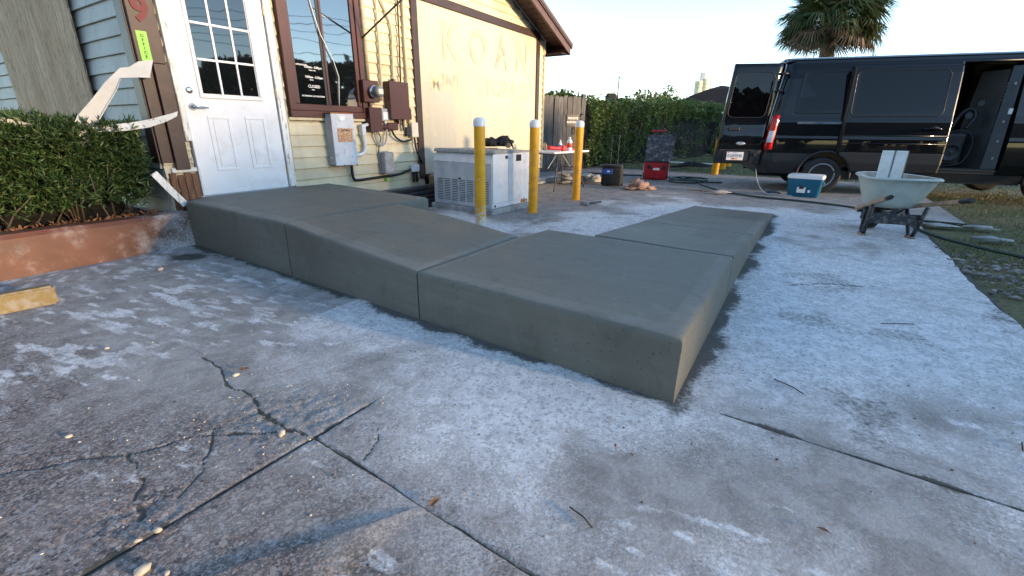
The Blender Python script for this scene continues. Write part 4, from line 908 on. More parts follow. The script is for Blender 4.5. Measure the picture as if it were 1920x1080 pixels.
ribbon('broken_gutter', [(-.20, .088, 1.712), (-.31, .06, 1.69), (-.385, .04, 1.637), (-.445, .02, 1.627), (-.57, -.02, 1.50), (-.67, -.06, 1.37), (-.80, -.10, 1.22), (-.92, -.15, 1.00)],
       [(-.275, .12, 1.552), (-.355, .09, 1.548), (-.43, .06, 1.54), (-.47, .04, 1.535), (-.51, .0, 1.43), (-.58, -.04, 1.32), (-.66, -.08, 1.19), (-.77, -.13, .97)], 'white_metal', 'bent white metal gutter piece folded over and sticking out of the hedge', 'gutter', .006, .022)
ribbon('loose_trim_strip', [(-.082, .075, 1.29), (-.125, .08, 1.262), (-.20, .08, 1.24), (-.325, .05, 1.200), (-.48, .0, 1.165), (-.64, -.05, 1.145), (-.82, -.12, 1.13)],
       [(-.11, .09, 1.23), (-.155, .09, 1.205), (-.225, .09, 1.172), (-.35, .06, 1.125), (-.51, .02, 1.095), (-.66, -.03, 1.085), (-.83, -.10, 1.075)], 'white_chip', 'long chipped cream trim strip lying along the hedge top and hooked on the corner', 'trim strip', .010, .010)
strip('fallen_plank', [Wp(-.43, .13, .72), Wp(-.33, .13, .555), Wp(-.225, .13, .395)], .062, .02, 'white_chip', 'short chipped white plank leaning beside the ramp corner', 'plank', Vector((0, 0, 1)))
strip('dark_flashing', [Wp(-1.72, -.06, 1.255), Wp(-1.50, -.04, 1.215), Wp(-1.28, -.03, 1.175), Wp(-1.12, -.03, 1.13)], .04, .015, 'steelblack', 'dark metal flashing strip lying on the far end of the hedge', 'flashing')
# ================================================================== BOLLARDS
def bollard(x, y, h, r, label, group, mat_='bollard', cap=True):
    e = empty('bollard', (x, y, 0), 0, label, 'bollard', group)
    MB().cyl((0, 0, -.01), (0, 0, h-.085 if cap else h), r, r, 28).build('pole', mat_, e, smooth=40)
    if cap: MB().lathe([(r+.006, h-.098), (r+.007, h-.045), (r*.98, h-.022), (r*.78, h-.006), (r*.45, h+.002), (.001, h+.005)], n=28).build('cap', 'white', e, smooth=45)
    return e
G1 = 'yellow bollards with white caps round the generator'
bollard(-.397, 5.60, 1.262, .066, 'yellow bollard with white cap standing nearest the ramp, flecked with cement', G1)
bollard(.289, 6.52, 1.258, .066, 'yellow bollard with white cap at the right corner of the white generator', G1, 'bollard2')
bollard(1.075, 7.78, 1.27, .066, 'yellow bollard with white cap in front of the folding table end', G1, 'bollard2')
for i, (x, y) in enumerate(((5.53, 12.74), (6.55, 14.6), (7.25, 15.75))):
    bollard(x, y, .9, .09, ('short yellow post nearest under the open van door', 'middle yellow post on the grass seen under the van door', 'farthest yellow post on the grass seen under the van door')[i], 'yellow posts behind the van', 'bollard2', False)
# ================================================================== GENERATOR
gen = empty('generator', (-.293, 6.307, 0), R(55), 'white standby generator cabinet with louvred end grayed for shade on a concrete pad', 'generator')
GL, GW = .93, 1.09      # x: right face length, y: louvre face length
MB().b2(-.04, GL+.04, -.04, GW+.04, -.01, .075, .012).build('pad', 'pad', gen)
MB().b2(.012, GL, .006, GW-.006, .078, .69).build('body', 'gen', gen)
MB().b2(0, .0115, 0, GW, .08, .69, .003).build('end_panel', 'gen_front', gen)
MB().quads([(0, 0, .692), (0, GW, .692), (.075, GW-.01, .815), (.075, .01, .815)], [(0, 3, 2, 1)]).build('sloped_panel', 'gen', gen)
MB().prism([(.012, .690), (GL, .690), (GL, .815), (.078, .815)], -GW+.004, -.004, Mo).build('shoulder', 'gen', gen)
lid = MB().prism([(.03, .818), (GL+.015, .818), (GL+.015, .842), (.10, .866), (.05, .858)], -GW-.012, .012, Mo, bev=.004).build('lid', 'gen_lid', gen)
for x0, x1, nm in ((.02, .385, 'door_panel'), (.389, .80, 'door_panel'), (.804, GL-.004, 'door_panel')):
    MB().b2(x0, x1, -.010, .004, .15, .808, .003).build(nm, 'gen', gen)
MB().b2(.004, GL-.004, -.012, .004, .082, .146, .003).build('base_rail', 'gen', gen)
MB().b2(.70, .82, -.0135, -.0125, .09, .142).build('rust_patch', 'rust', gen)
for x in (.06, .85): MB().cyl((x, -.016, .112), (x, -.01, .112), .018, n=12).build('lifting_hole', 'slot', gen)
MB().b2(.57, .70, -.014, -.0105, .70, .79, .003).build('latch_plate', 'blackplastic', gen); MB().cyl((.33, -.022, .765), (.33, -.010, .765), .024, n=14).build('lock', 'blackplastic', gen)
MB().b2(-.003, .0, .55, .60, .455, .475).build('latch', 'slot', gen)
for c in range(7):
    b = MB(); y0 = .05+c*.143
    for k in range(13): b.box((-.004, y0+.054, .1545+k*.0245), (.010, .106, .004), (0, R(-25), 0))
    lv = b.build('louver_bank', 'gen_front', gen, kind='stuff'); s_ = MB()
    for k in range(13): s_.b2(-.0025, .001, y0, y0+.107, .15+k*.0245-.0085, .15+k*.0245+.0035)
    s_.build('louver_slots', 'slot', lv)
for zz in (.60, .36): MB().b2(GL-.02, GL+.012, -.024, -.01, zz-.02, zz+.02, .003).build('hinge', 'galv_side', gen)
def local_pt(o_, rz, x, y, z): c, s = math.cos(rz), math.sin(rz); return Vector((o_[0]+c*x-s*y, o_[1]+s*x+c*y, z))
GG = lambda x, y, z: local_pt((-.293, 6.307), R(55), x, y, z)
bag = empty('tool_bag', GG(.70, .42, .855), R(10), 'slumped black canvas tool bag on the generator lid', 'bag')
b = MB().blob((-.10, 0, .075), (.12, .15, .085), 3, .22, 2.2, 3, flat=True).blob((.10, .02, .085), (.14, .14, .10), 3, .25, 2.4, 8, flat=True); b.build('sack', 'canvas', bag)
MB().tube(smoothpts([(.02, -.12, .06), (.06, -.14, .15), (.14, -.12, .17), (.20, -.10, .08), (.22, -.12, .0)]), .012, 6).build('strap', 'canvas', bag)
MB().cyl((.13, -.15, .05), (.15, -.11, .05), .035, n=14).build('pocket_rim', 'handlewood', bag)
MB().b2(-.2, -.02, -.16, -.10, .0, .018, .004).build('wood_handle', 'handlewood', bag)
cbx = empty('cardboard_box', P0+U3*3.52+N3*.26, AZ+.15, 'opened brown cardboard box wedged between wall and generator', 'box')
MB().b2(-.16, .16, -.15, .15, 0, .42, .004).build('carton', 'cardboard', cbx); MB().box((-.21, -.1, .44), (.13, .28, .006), (0, R(-25), 0)).build('flap', 'cardboard', cbx); MB().box((.0, -.21, .44), (.3, .12, .006), (R(-30), 0, 0)).build('flap', 'cardboard', cbx)
# steel bars stacked along the wall
k_ = 0
for lay, cnt in enumerate((7, 6, 5, 4, 3)):
    for i in range(cnt):
        s0 = 1.86+.07*((i*3+lay) % 4); s1 = 4.3; o = MB().box((0, 0, 0), (s1-s0, .060, .050), None, .004).build('steel_bar', 'steelblue' if (i+lay) % 4 == 0 else 'steelblack')
        o.location = P0+U3*((s0+s1)/2)+N3*(.10+.078*i+.012*lay)+Vector((0, 0, .028+.055*lay)); o.rotation_euler = (random.uniform(-.06, .06), random.uniform(-.004, .004), AZ+random.uniform(-.006, .006))
        tag(o, 'dark steel bar in the heap between the wall foot and the generator', 'steel bar', 'dark steel bars by the wall')
for i in range(6):
    o = MB().box((0, 0, 0), (3.4, .06, .045), None, .004).build('steel_bar', 'steelblue' if i % 2 else 'galv_side')
    o.location = P0+U3*(7.35+.1*(i % 2))+N3*(.26+.1*(i % 3))+Vector((0, 0, .03+.05*(i//3))); o.rotation_euler = (0, 0, AZ+random.uniform(-.02, .02))
    tag(o, 'blue gray steel bar in the stack under the folding table', 'steel bar', 'blue gray steel bars by the fence')
# ================================================================== TABLE
TB = (.93, 9.42); TA = R(50)
tab = empty('folding_table', (TB[0], TB[1], 0), TA, 'white folding table with black tube legs by the wooden fence', 'table')
MB().b2(-.62, .62, -.31, .31, .70, .735, .012, seg=2).build('tabletop', 'white', tab); MB().b2(-.58, .58, -.27, .27, .68, .70).build('frame', 'blackpaint', tab)
for sx in (-1, 1):
    b = MB(); b.tube(smoothpts([(sx*.42, -.24, .68), (sx*.40, -.22, .40), (sx*.54, -.27, .0)]), .0125, 8); b.build('leg', 'blackpaint', tab)
    b = MB(); b.tube(smoothpts([(sx*.42, .24, .68), (sx*.40, .22, .40), (sx*.54, .27, .0)]), .0125, 8); b.build('leg', 'blackpaint', tab)
    MB().cyl((sx*.40, -.22, .40), (sx*.40, .22, .40), .010, n=8).build('crossbar', 'blackpaint', tab); MB().cyl((sx*.40, 0, .40), (sx*.08, 0, .68), .008, n=8).build('brace', 'galv_side', tab)
def TT(x, y, z=.735): return local_pt(TB, TA, x, y, z)
def bottle(x, y, h, r, mats, label):
    e = empty('bottle', TT(x, y), 0, label, 'bottle', 'bottles on the folding table')
    MB().lathe([(r*.9, 0), (r, .01), (r, h*.62), (r*.85, h*.74), (r*.4, h*.86), (r*.36, h*.9)], n=18).build('body', mats[0], e); MB().lathe([(r*1.02, h*.22), (r*1.02, h*.56)], n=18).build('label_band', mats[1], e); MB().lathe([(r*.42, h*.9), (r*.42, h)], n=14).build('cap', 'white', e)
bottle(-.02, -.02, .20, .034, ('bottle', 'bluelabel'), 'small water bottle with blue label on the folding table'); bottle(.22, -.08, .255, .055, ('bottle', 'redlabel'), 'larger drink bottle with red label on the folding table')
e = empty('angle_grinder', TT(-.32, -.06), TA-.5, 'dark red angle grinder with round disc lying on the table end', 'power tool')
MB().lathe([(.075, -.006), (.075, .006)], (-.17, 0, .085), 24, M=Matrix.Rotation(R(80), 4, 'Y')).build('disc', 'tan', e); MB().cyl((-.165, 0, .085), (-.155, 0, .085), .035, n=14).build('hub', 'blackplastic', e); MB().tube([(-.13, 0, .07), (-.06, 0, .06), (.08, 0, .05), (.2, 0, .05)], [.045, .042, .036, .04], 12).build('body', 'red', e); MB().b2(.19, .28, -.045, .045, 0, .10, .01).build('battery', 'red', e)
e = empty('battery_charger', TT(.09, .02), .3, 'small red and black charger between the two bottles', 'charger'); MB().b2(-.06, .06, -.05, .05, 0, .06, .012).build('case', 'red', e); MB().b2(-.04, .04, -.035, .035, .06, .11, .01).build('cell', 'brownbag', e)
e = empty('paper_cup', TT(.30, -.22), 0, 'pale red paper cup at the front edge of the table', 'cup'); MB().lathe([(.026, 0), (.034, .085), (.031, .085)], n=16).build('cup_body', 'redlabel', e)
e = empty('parts_tray', TT(.42, -.05), .4, 'small red parts tray near the far table end', 'tray'); MB().b2(-.09, .09, -.06, .06, 0, .035, .008).build('tray_body', 'red', e); MB().b2(.02, .07, -.03, .03, .035, .06, .006).build('tape_roll', 'bluelabel', e)
# ================================================================== FENCE GATE + VINE HEDGE
ft = empty('wood_fence', (.60, 13.0, 0), R(22), 'weathered gray board fence with dog ear tops beside the building', 'fence')
x = -.75; k = 0
while x < 1.42:
    bw = .135+random.uniform(-.012, .012); h = 1.97+random.uniform(-.03, .02); b = MB()
    b.prism([(0, 0), (bw, 0), (bw, h-.035), (bw-.03, h), (.03, h), (0, h-.035)], 0, .02, Mo, bev=0); o = b.build('board', 'fencewood', ft); o.location = (x, random.uniform(-.008, .008), .01); o.rotation_euler = (random.uniform(-.008, .008), random.uniform(-.012, .012), random.uniform(-.02, .02)); x += bw+random.uniform(.002, .010)
for zz in (.35, 1.0, 1.65): MB().b2(-.75, 1.42, .012, .05, zz-.045, zz+.045, .003).build('rail', 'fencewood', ft)
MB().b2(1.40, 1.50, -.02, .09, 0, 2.05, .004).build('post', 'fencewood', ft)
MB().tube(smoothpts([(1.17, -.025, 1.18), (1.17, -.07, 1.16), (1.17, -.07, 1.02), (1.17, -.025, 1.0)]), .011, 8).build('handle', 'blackpaint', ft); MB().b2(1.28, 1.36, -.03, -.02, .98, 1.1).build('latch', 'blackpaint', ft)
sg = empty('fence_sign', local_pt((.60, 13.0), R(22), 1.12, -.028, 1.36), R(22), 'small dark PRIVATE RESIDENCE sign screwed to the gray fence', 'sign')
MB().b2(-.20, .20, -.006, 0, -.16, .16, .004).build('plate', 'blackplastic', sg)
text('lettering', 'PRIVATE', .085, Matrix.Translation((0, -.0075, .055)) @ FACE, 'white_ink', sg, ext=.001, bold=.002); text('lettering', 'RESIDENCE', .075, Matrix.Translation((0, -.0075, -.045)) @ FACE, 'white_ink', sg, ext=.001, bold=.002)
VH = [(.35, 13.45), (1.75, 14.0), (2.5, 15.2), (3.8, 16.9), (5.2, 18.5), (7.0, 20.6), (9.6, 23.3), (12.6, 26.3)]
vh = empty('vine_hedge', (VH[0][0], VH[0][1], 0), 0, 'long vine covered fence behind the lawn, bare stems showing in the middle', 'hedge')
va = np.array(VH); seg = np.diff(va, axis=0); ln = np.hypot(seg[:, 0], seg[:, 1]); cum = np.concatenate([[0], np.cumsum(ln)]); VL = cum[-1]
def hedge_point(s_):
    i = np.clip(np.searchsorted(cum, s_, 'right')-1, 0, len(seg)-1); f = (s_-cum[i])/ln[i]; P = va[i]+seg[i]*f[:, None]; nn = np.stack([seg[i][:, 1], -seg[i][:, 0]], 1)/ln[i][:, None]; return P, nn
def vplace(n, g):
    s_ = g.uniform(0, 1, n)**1.3*VL; P, nn = hedge_point(s_); ht = 2.24+(fbm(s_*1.1, s_*0, 3, 3)-.5)*.4-.34*(1-sstep(3, 10, s_))+.14*np.exp(-((s_-.9)/.5)**2)
    z = ht*g.uniform(.02, 1., n)**.75; top = g.random(n) < .22; z = np.where(top, ht+g.normal(size=n)*.06, z)
    bul = fbm(s_*1.4, z*1.6, 4, 12)-.4; off = .30+bul*.75+.12*z/ht; off = np.where(top, g.uniform(-.35, .4, n), off); off = np.where(s_ < 1.45, np.minimum(off, .2), off)
    bare = (fbm(s_*.55+2.2, z*.8, 3, 41) > .50) & (z < 1.55) & (s_ > 4.7) & (s_ < 13) & (g.random(n) < .86)
    z = np.where(bare, ht-g.random(n)*.45, z)
    W = np.stack([P[:, 0]+nn[:, 0]*off-VH[0][0], P[:, 1]+nn[:, 1]*off-VH[0][1], z], 1); d = np.stack([nn[:, 0], nn[:, 1], np.where(top, 1., .1)], 1)+g.normal(size=(n, 3))*.3; return W, d
V, F = leafcloud(9500, vplace, .080, .028, 1.0, .25, 21, 5); raw('foliage', V, F, 'vine', vh)
def vplace2(n, g):
    W, d = vplace(n, g); W[:, 2] += .1; d[:, 2] += 1.2; return W, d
g2 = np.random.default_rng(4)
b = MB()
for i in range(60):
    s_ = np.array([random.uniform(0, 8)]); P, nn = hedge_point(s_); z0 = 2.15+random.uniform(0, .2); p = Vector((P[0, 0]-VH[0][0], P[0, 1]-VH[0][1], z0)); b.tube([p, p+Vector((random.uniform(-.12, .12), random.uniform(-.1, .1), random.uniform(.15, .4)))], [.005, .002], 4)
for i in range(90):
    s_ = np.array([random.uniform(4.2, 15.)]); P, nn = hedge_point(s_); o_ = random.uniform(.22, .42); p = Vector((P[0, 0]+nn[0, 0]*o_-VH[0][0], P[0, 1]+nn[0, 1]*o_-VH[0][1], random.uniform(0, .5)))
    q = p+Vector((random.uniform(-.5, .5), random.uniform(-.5, .5)*.6, random.uniform(.6, 1.5))); b.tube([p, p.lerp(q, .35)+Vector((random.uniform(-.12, .12), 0, .05)), p.lerp(q, .7)+Vector((random.uniform(-.12, .12), 0, 0)), q], [.016, .013, .010, .006], 5)
b.build('stems', 'stem', vh, kind='stuff')
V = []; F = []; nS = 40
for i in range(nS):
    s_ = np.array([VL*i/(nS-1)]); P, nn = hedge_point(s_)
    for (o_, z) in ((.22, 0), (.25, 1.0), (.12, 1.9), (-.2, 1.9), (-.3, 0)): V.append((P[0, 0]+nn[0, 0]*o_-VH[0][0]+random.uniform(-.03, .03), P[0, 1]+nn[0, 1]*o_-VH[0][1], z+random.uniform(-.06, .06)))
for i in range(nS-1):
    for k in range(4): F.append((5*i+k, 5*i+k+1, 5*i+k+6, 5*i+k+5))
raw('shade_core', V, F, 'hedgecore', vh)  # added dark sheet behind the vine leaves, blocks light from the back
# ================================================================== VAN
VA = R(-18); VP = (6.02, 8.82)
van = empty('cargo_van', (VP[0], VP[1], 0), VA, 'black cargo van with open rear door and side door slid back', 'van')
PROF = [(.30, .07), (.46, .03), (.60, .0), (.80, -.006), (1.00, -.004), (1.06, .006), (1.30, .025), (1.40, .045), (1.75, .095), (2.10, .155), (2.22, .19), (2.32, .24), (2.39, .32), (2.44, .46), (2.47, .72), (2.48, 1.03)]
pz = np.array([p[0] for p in PROF]); py_ = np.array([p[1] for p in PROF])
def ypro(z): return float(np.interp(z, pz, py_))
def shell(x0, x1, z0, z1, off, hole=None, res=.05, th=.0, lean=None, rear_curve=False):
    nx = max(1, int((x1-x0)/res)); zs = sorted(set([z0, z1]+[p for p in pz if z0 < p < z1]+list(np.arange(z0, z1, res)))); V = []; F = []
    for i in range(nx+1):
        x = x0+(x1-x0)*i/nx
        for z in zs:
            y = ypro(z)-off; xx = x+(lean(z)*(1-i/nx) if lean else 0)
            if rear_curve: kk = max(0, 1-(x-x0)/.16); y += .09*kk**2
            V.append((xx, y, z))
    nz = len(zs)
    for i in range(nx):
        for k in range(nz-1):
            xc = x0+(x1-x0)*(i+.5)/nx; zc = (zs[k]+zs[k+1])/2
            if hole and hole(xc, zc): continue
            a = i*nz+k; F.append((a, a+nz, a+nz+1, a+1))
    return V, F
WC, WR = -.14, .345
lean = lambda z: .26*max(0, (z-.5)/1.9)**1.3
def bodyhole(x, z):
    if (x-WC)**2+(z-WR)**2 < .43**2: return True
    if 1.55 < x < 2.46 and .50 < z < 2.27: return True
    if (x-3.30)**2+(z-WR)**2 < .43**2: return True
    return False
V, F = shell(-1.24, 3.75, .30, 2.48, 0, bodyhole, .045, lean=None, rear_curve=True)
V = [(x+lean(z)*max(0, min(1, (.2-x)/1.44)), y, z) for x, y, z in V]
body = raw('body', V, F, 'vanpaint', van, smooth=True)
V2 = [(x, 2.06-y, z) for x, y, z in V]; V2F, F2 = None, []
zs_ = None
Vf, Ff = shell(-1.24, 3.75, .30, 2.48, 0, lambda x, z: (2.6 < x and 1.35 < z < 2.1) or (x-WC)**2+(z-WR)**2 < .43**2, .09, rear_curve=True)
raw('far_side', [(x+lean(z)*max(0, min(1, (.2-x)/1.44)), 2.06-y, z) for x, y, z in Vf], [f[::-1] for f in Ff], 'vanpaint', van, smooth=True)
# nose and windscreen (outside the picture)
b = MB(); prof_n = [(3.75, .30), (4.35, .30), (4.42, .62), (4.38, .98), (4.15, 1.12), (3.95, 1.22), (3.75, 1.25)]
b.prism([(x, z) for x, z in prof_n], -1.99, -.07, Mo, bev=.03); b.build('bonnet', 'vanpaint', van)
b = MB(); b.quads([(3.75, .08, 1.26), (3.98, .2, 1.24), (3.98, 1.86, 1.24), (3.75, 1.98, 1.26), (3.1, .35, 2.40), (3.1, 1.71, 2.40)], [(1, 2, 5, 4)]); b.build('windscreen', 'vanglass', van)
# inside
inside = MB().b2(-1.1, 2.95, .12, 1.94, .50, .54); inside.b2(2.55, 2.60, .12, 1.94, .54, 2.2)
inside.quads([(-1.0, 1.85, .54), (2.5, 1.85, .54), (2.5, 1.75, 2.3), (-1.0, 1.75, 2.3)], [(0, 1, 2, 3)]); inside.quads([(-1., .3, 2.36), (2.5, .3, 2.36), (2.5, 1.75, 2.36), (-1., 1.75, 2.36)], [(0, 1, 2, 3)])
inside.build('cargo_lining', 'vaninside', van)
MB().b2(1.56, 2.45, .02, .12, .44, .53, .01).build('step', 'vanplastic', van); MB().b2(1.56, 2.45, .005, .02, .505, .525).build('sill_trim', 'vanplastic', van)
# bulkhead panel and pillar seen through the opening
b = MB(); b.quads([(2.30, .16, .54), (2.46, .06, .54), (2.46, .20, 2.2), (2.34, .26, 2.2)], [(0, 1, 2, 3)]); b.build('door_pillar', 'pillar', van)
MB().quads([(2.0, .62, .545), (2.30, .17, .545), (2.33, .28, 2.15), (2.12, .62, 2.15)], [(0, 1, 2, 3)]).build('bulkhead', 'vaninside', van)
MT['daylight'] = simple('pale_daylight_paint', (.55, .55, .42), .5, bump=0)  # pale colour stands in for daylight showing through the bulkhead
for i in range(3):
    for k in range(6): MB().box((2.50-.004*i, .45+.12*i, 1.68+k*.055), (.006, .085, .028)).build('slot_daylight', 'daylight', van)
b = MB().b2(1.68, 2.05, .30, .75, .56, 1.14, .06, seg=3).build('speaker_cabinet', 'blackplastic', van)
MB().lathe([(.16, 0), (.16, .012), (.13, .02), (.12, .006), (.05, .006), (.001, .02)], (1.86, .295, .80), 24, M=Mo).build('speaker_ring', 'vanplastic', van)
MB().tube(smoothpts([(1.62, .2, 1.12), (1.95, .2, 1.2), (2.12, .22, 1.02), (2.08, .22, .66), (1.9, .2, .57), (1.6, .2, .57)]), .012, 6).build('door_seal', 'blackrub', van)
MB().tube(smoothpts([(1.80, .4, 1.15), (1.9, .4, 1.5), (2.05, .4, 1.55), (2.12, .38, 1.4), (2.0, .36, 1.2)]), .03, 7).build('hose_reel', 'vanplastic', van)
for k, (x, z) in enumerate(((1.98, 1.42), (2.10, 1.62))): MB().cyl((x, .36, z), (x, .33, z), .05, n=12).build('clamp', 'pillar', van)
for z in (.72, 1.0, 1.32, 1.92): MB().b2(2.385, 2.41, .085+.06*(z-.5), .11+.06*(z-.5), z-.02, z+.02, .003).build('bracket', 'galv_side', van)
MB().b2(2.40, 2.445, .10, .125, 1.44, 1.53).build('sticker', 'white_ink', van)
MB().tube([(1.58, .20, 2.275), (2.45, .20, 2.28)], .014, 6).build('door_track', 'vanplastic', van)
# slid-back side door
whole = lambda x, z: (x-WC)**2+(z-WR)**2 < .41**2
V, F = shell(.03, 1.60, .47, 2.28, .085, whole, .025); n0 = len(V)
sd_ = raw('sliding_door', V, F, 'vanpaint', van, smooth=True); md = sd_.modifiers.new('s', 'SOLIDIFY'); md.thickness = .06; md.offset = -1
def winpatch(x0, x1, z0, z1, off, name, parent, r=.09, leanx=0.):
    pts = []; 
    for cx, cz, a0 in ((x1-r, z1-r, 0), (x0+r, z1-r, 90), (x0+r, z0+r, 180), (x1-r, z0+r, 270)):
        for k in range(6): a = R(a0+k*18); pts.append((cx+r*math.cos(a), cz+r*math.sin(a)))
    t_ = bmesh.new(); vs_ = [t_.verts.new((x+leanx*(z-z0), ypro(z)-off, z)) for x, z in pts]; t_.faces.new(vs_); bmesh.ops.recalc_face_normals(t_, faces=t_.faces); b = MB(); b._add(t_); o = b.build(name, 'vanglass', parent); md = o.modifiers.new('s', 'SOLIDIFY'); md.thickness = .006; md.offset = 0; return o, pts
o_, pts_ = winpatch(.08, 1.44, 1.40, 2.15, .091, 'window', sd_)
MB().tube([(x, ypro(z)-.093, z) for x, z in pts_+pts_[:1]], .007, 5).build('window_seal', 'blackrub', sd_)
MB().tube(smoothpts([(1.22, ypro(1.2)-.10, 1.19), (1.28, ypro(1.2)-.14, 1.20), (1.42, ypro(1.2)-.14, 1.195), (1.47, ypro(1.2)-.10, 1.185)]), .018, 8).build('handle', 'vanpaint', sd_); MB().lathe([(.06, 0), (.045, -.004)], (1.37, ypro(1.19)-.086, 1.19), 16, M=Mo @ Matrix.Diagonal((1.4, .8, 1, 1))).build('handle_cup', 'blackplastic', sd_)
V, F = shell(.03, 1.60, .44, .78, .095, whole, .025); sk = raw('lower_cladding', V, F, 'vanplastic', sd_, smooth=True); md = sk.modifiers.new('s', 'SOLIDIFY'); md.thickness = .02; md.offset = -1
for zz, rr_ in ((.94, .012), (1.075, .014)): MB().tube([(.04, ypro(zz)-.088, zz), (1.59, ypro(zz)-.088, zz)], rr_, 6).build('body_crease', 'vanpaint', sd_)
MB().b2(.0, .03, -.05, .12, .78, 2.2).build('door_edge', 'blackrub', van)
# quarter panel window, rail, cladding
o_, pts_ = winpatch(-.80, .10, 1.45, 2.16, .004, 'window', van, .08, .10)
MB().tube([(x+.10*(z-1.45), ypro(z)-.006, z) for x, z in pts_+pts_[:1]], .006, 5).build('window_seal', 'blackrub', van)
MB().b2(-.72, .02, ypro(1.28)-.022, ypro(1.28)-.004, 1.265, 1.305, .004).build('door_rail', 'steelblue', van)
V, F = shell(-1.24, .05, .36, .74, .014, lambda x, z: (x-WC)**2+(z-WR)**2 < .45**2, .045, rear_curve=True); V = [(x+lean(z)*max(0, min(1, (.2-x)/1.44)), y, z) for x, y, z in V]; raw('bumper_side', V, F, 'vanplastic', van, smooth=True)
MB().b2(-1.30, -1.16, .10, 1.96, .36, .58, .03).build('rear_bumper', 'vanplastic', van)
MB().cyl((-.97, -.02, .62), (-.97, .03, .62), .05, n=16).build('fuel_cap', 'vanplastic', van)
V, F = shell(.05, 3.75, .28, .44, .02, lambda x, z: (x-3.30)**2+(z-WR)**2 < .45**2, .06); raw('rocker_cladding', V, F, 'vanplastic', van, smooth=True)
b = MB()
for r0, y0 in ((.44, -.02),): b.tube([(WC+r0*math.cos(a), y0+.0, WR+r0*math.sin(a)) for a in np.linspace(R(-8), R(188), 28)], .022, 8)
b.build('wheel_arch', 'vanplastic', van)
b = MB(); b.tube([(3.30+.44*math.cos(a), -.02, WR+.44*math.sin(a)) for a in np.linspace(R(-8), R(188), 28)], .022, 8); b.build('wheel_arch', 'vanplastic', van)
MB().b2(WC-.42, WC+.42, .25, .3, .30, .9).build('wheel_well', 'blackrub', van)
def wheel(x, y, flip=1):
    e_ = MB().lathe([(.225, -.10), (.29, -.115), (.33, -.10), (.345, -.06), (.345, .06), (.33, .10), (.29, .115), (.225, .10)], (x, y, WR), 40, M=Matrix.Rotation(R(90), 4, 'X'))
    e_ = e_.build('wheel', 'blackrub', van)
    MB().lathe([(.225, .075), (.222, .105), (.20, .10), (.185, .06), (.17, .055), (.12, .075), (.085, .08), (.06, .095), (.001, .095)], (x, y, WR), 40, M=Matrix.Rotation(R(90), 4, 'X')).build('rim', 'rubber_rim', e_)
    b = MB()
    for k in range(10): a = k*2*math.pi/10; b.cyl((x+.152*math.cos(a), y-.075, WR+.152*math.sin(a)), (x+.152*math.cos(a), y-.062, WR+.152*math.sin(a)), .017, n=10)
    b.build('rim_holes', 'slot', e_)
for x in (WC, 3.30): wheel(x, .13); wheel(x, 1.93)
# tail light
b = MB(); xx = lambda z: -1.235+lean(z)*.96; V = []; 
for z in np.linspace(.80, 1.42, 9): V += [(xx(z)-.015, ypro(z)+.06, z), (xx(z)+.0, ypro(z)+.01, z), (xx(z)+.06, ypro(z)-.016, z), (xx(z)+.135-.04*(z-.8), ypro(z)-.008, z)]
F = [(4*i+k, 4*i+k+1, 4*i+k+5, 4*i+k+4) for i in range(8) for k in range(3)]
tl = raw('tail_light', V, F, 'taillight', van, smooth=True); md = tl.modifiers.new('s', 'SOLIDIFY'); md.thickness = .03; md.offset = -1
V = []
for z in np.linspace(.93, 1.14, 4): V += [(xx(z)+.008, ypro(z)+.0, z), (xx(z)+.06, ypro(z)-.0215, z), (xx(z)+.112-.04*(z-.8), ypro(z)-.0145, z)]
raw('reverse_lens', V, [(3*i+k, 3*i+k+1, 3*i+k+4, 3*i+k+3) for i in range(3) for k in range(2)], 'clearlens', tl, smooth=True)
# open rear door (swung back, outside face towards the yard)
DOORW = .84
rd = empty('rear_door', (-1.25, .06, 0), R(8)); rd.parent = van
def dshell(z0, z1, off, x0=-DOORW, x1=0., hole=None, res=.06):
    zs = list(np.linspace(z0, z1, 26)); V = []; F = []; nx = 12
    for i in range(nx+1):
        for z in zs:
            x = x0+(x1-x0)*i/nx; bulge = -.03*math.sin(math.pi*min(1, max(0, (z-.5)/.75)))
            V.append((x+lean(z)*.62, ypro(max(.6, z))*.35+bulge-off, z))
    nz = len(zs)
    for i in range(nx):
        for k in range(nz-1): a = i*nz+k; F.append((a, a+nz, a+nz+1, a+1))
    return V, F
def dy(z, off=0.): return ypro(max(.6, z))*.35-.03*math.sin(math.pi*min(1, max(0, (z-.5)/.75)))-off
V, F = dshell(.54, 2.33, 0); dp = raw('door_skin', V, F, 'vanpaint', rd, smooth=True); md = dp.modifiers.new('s', 'SOLIDIFY'); md.thickness = .07; md.offset = -1
V, F = dshell(.52, .79, .012); q_ = raw('lower_cladding', V, F, 'vanplastic', rd, smooth=True); md = q_.modifiers.new('s', 'SOLIDIFY'); md.thickness = .03; md.offset = -1
def dpatch(x0, x1, z0, z1, off, name, mat_, r, th=.006):
    pts = []
    for cx, cz, a0 in ((x1-r, z1-r, 0), (x0+r, z1-r, 90), (x0+r, z0+r, 180), (x1-r, z0+r, 270)):
        for k in range(6): a = R(a0+k*18); pts.append((cx+r*math.cos(a), cz+r*math.sin(a)))
    t_ = bmesh.new(); t_.faces.new([t_.verts.new((x+lean(z)*.62, dy(z, off), z)) for x, z in pts]); bmesh.ops.recalc_face_normals(t_, faces=t_.faces); b = MB(); b._add(t_); o = b.build(name, mat_, rd); md = o.modifiers.new('s', 'SOLIDIFY'); md.thickness = th; md.offset = 0; return pts
pts_ = dpatch(-.78, -.10, 1.38, 2.18, .008, 'window', 'vanglass', .10)
MB().tube([(x+lean(z)*.62, dy(z, .012), z) for x, z in pts_+pts_[:1]], .007, 5).build('window_seal', 'blackrub', rd)
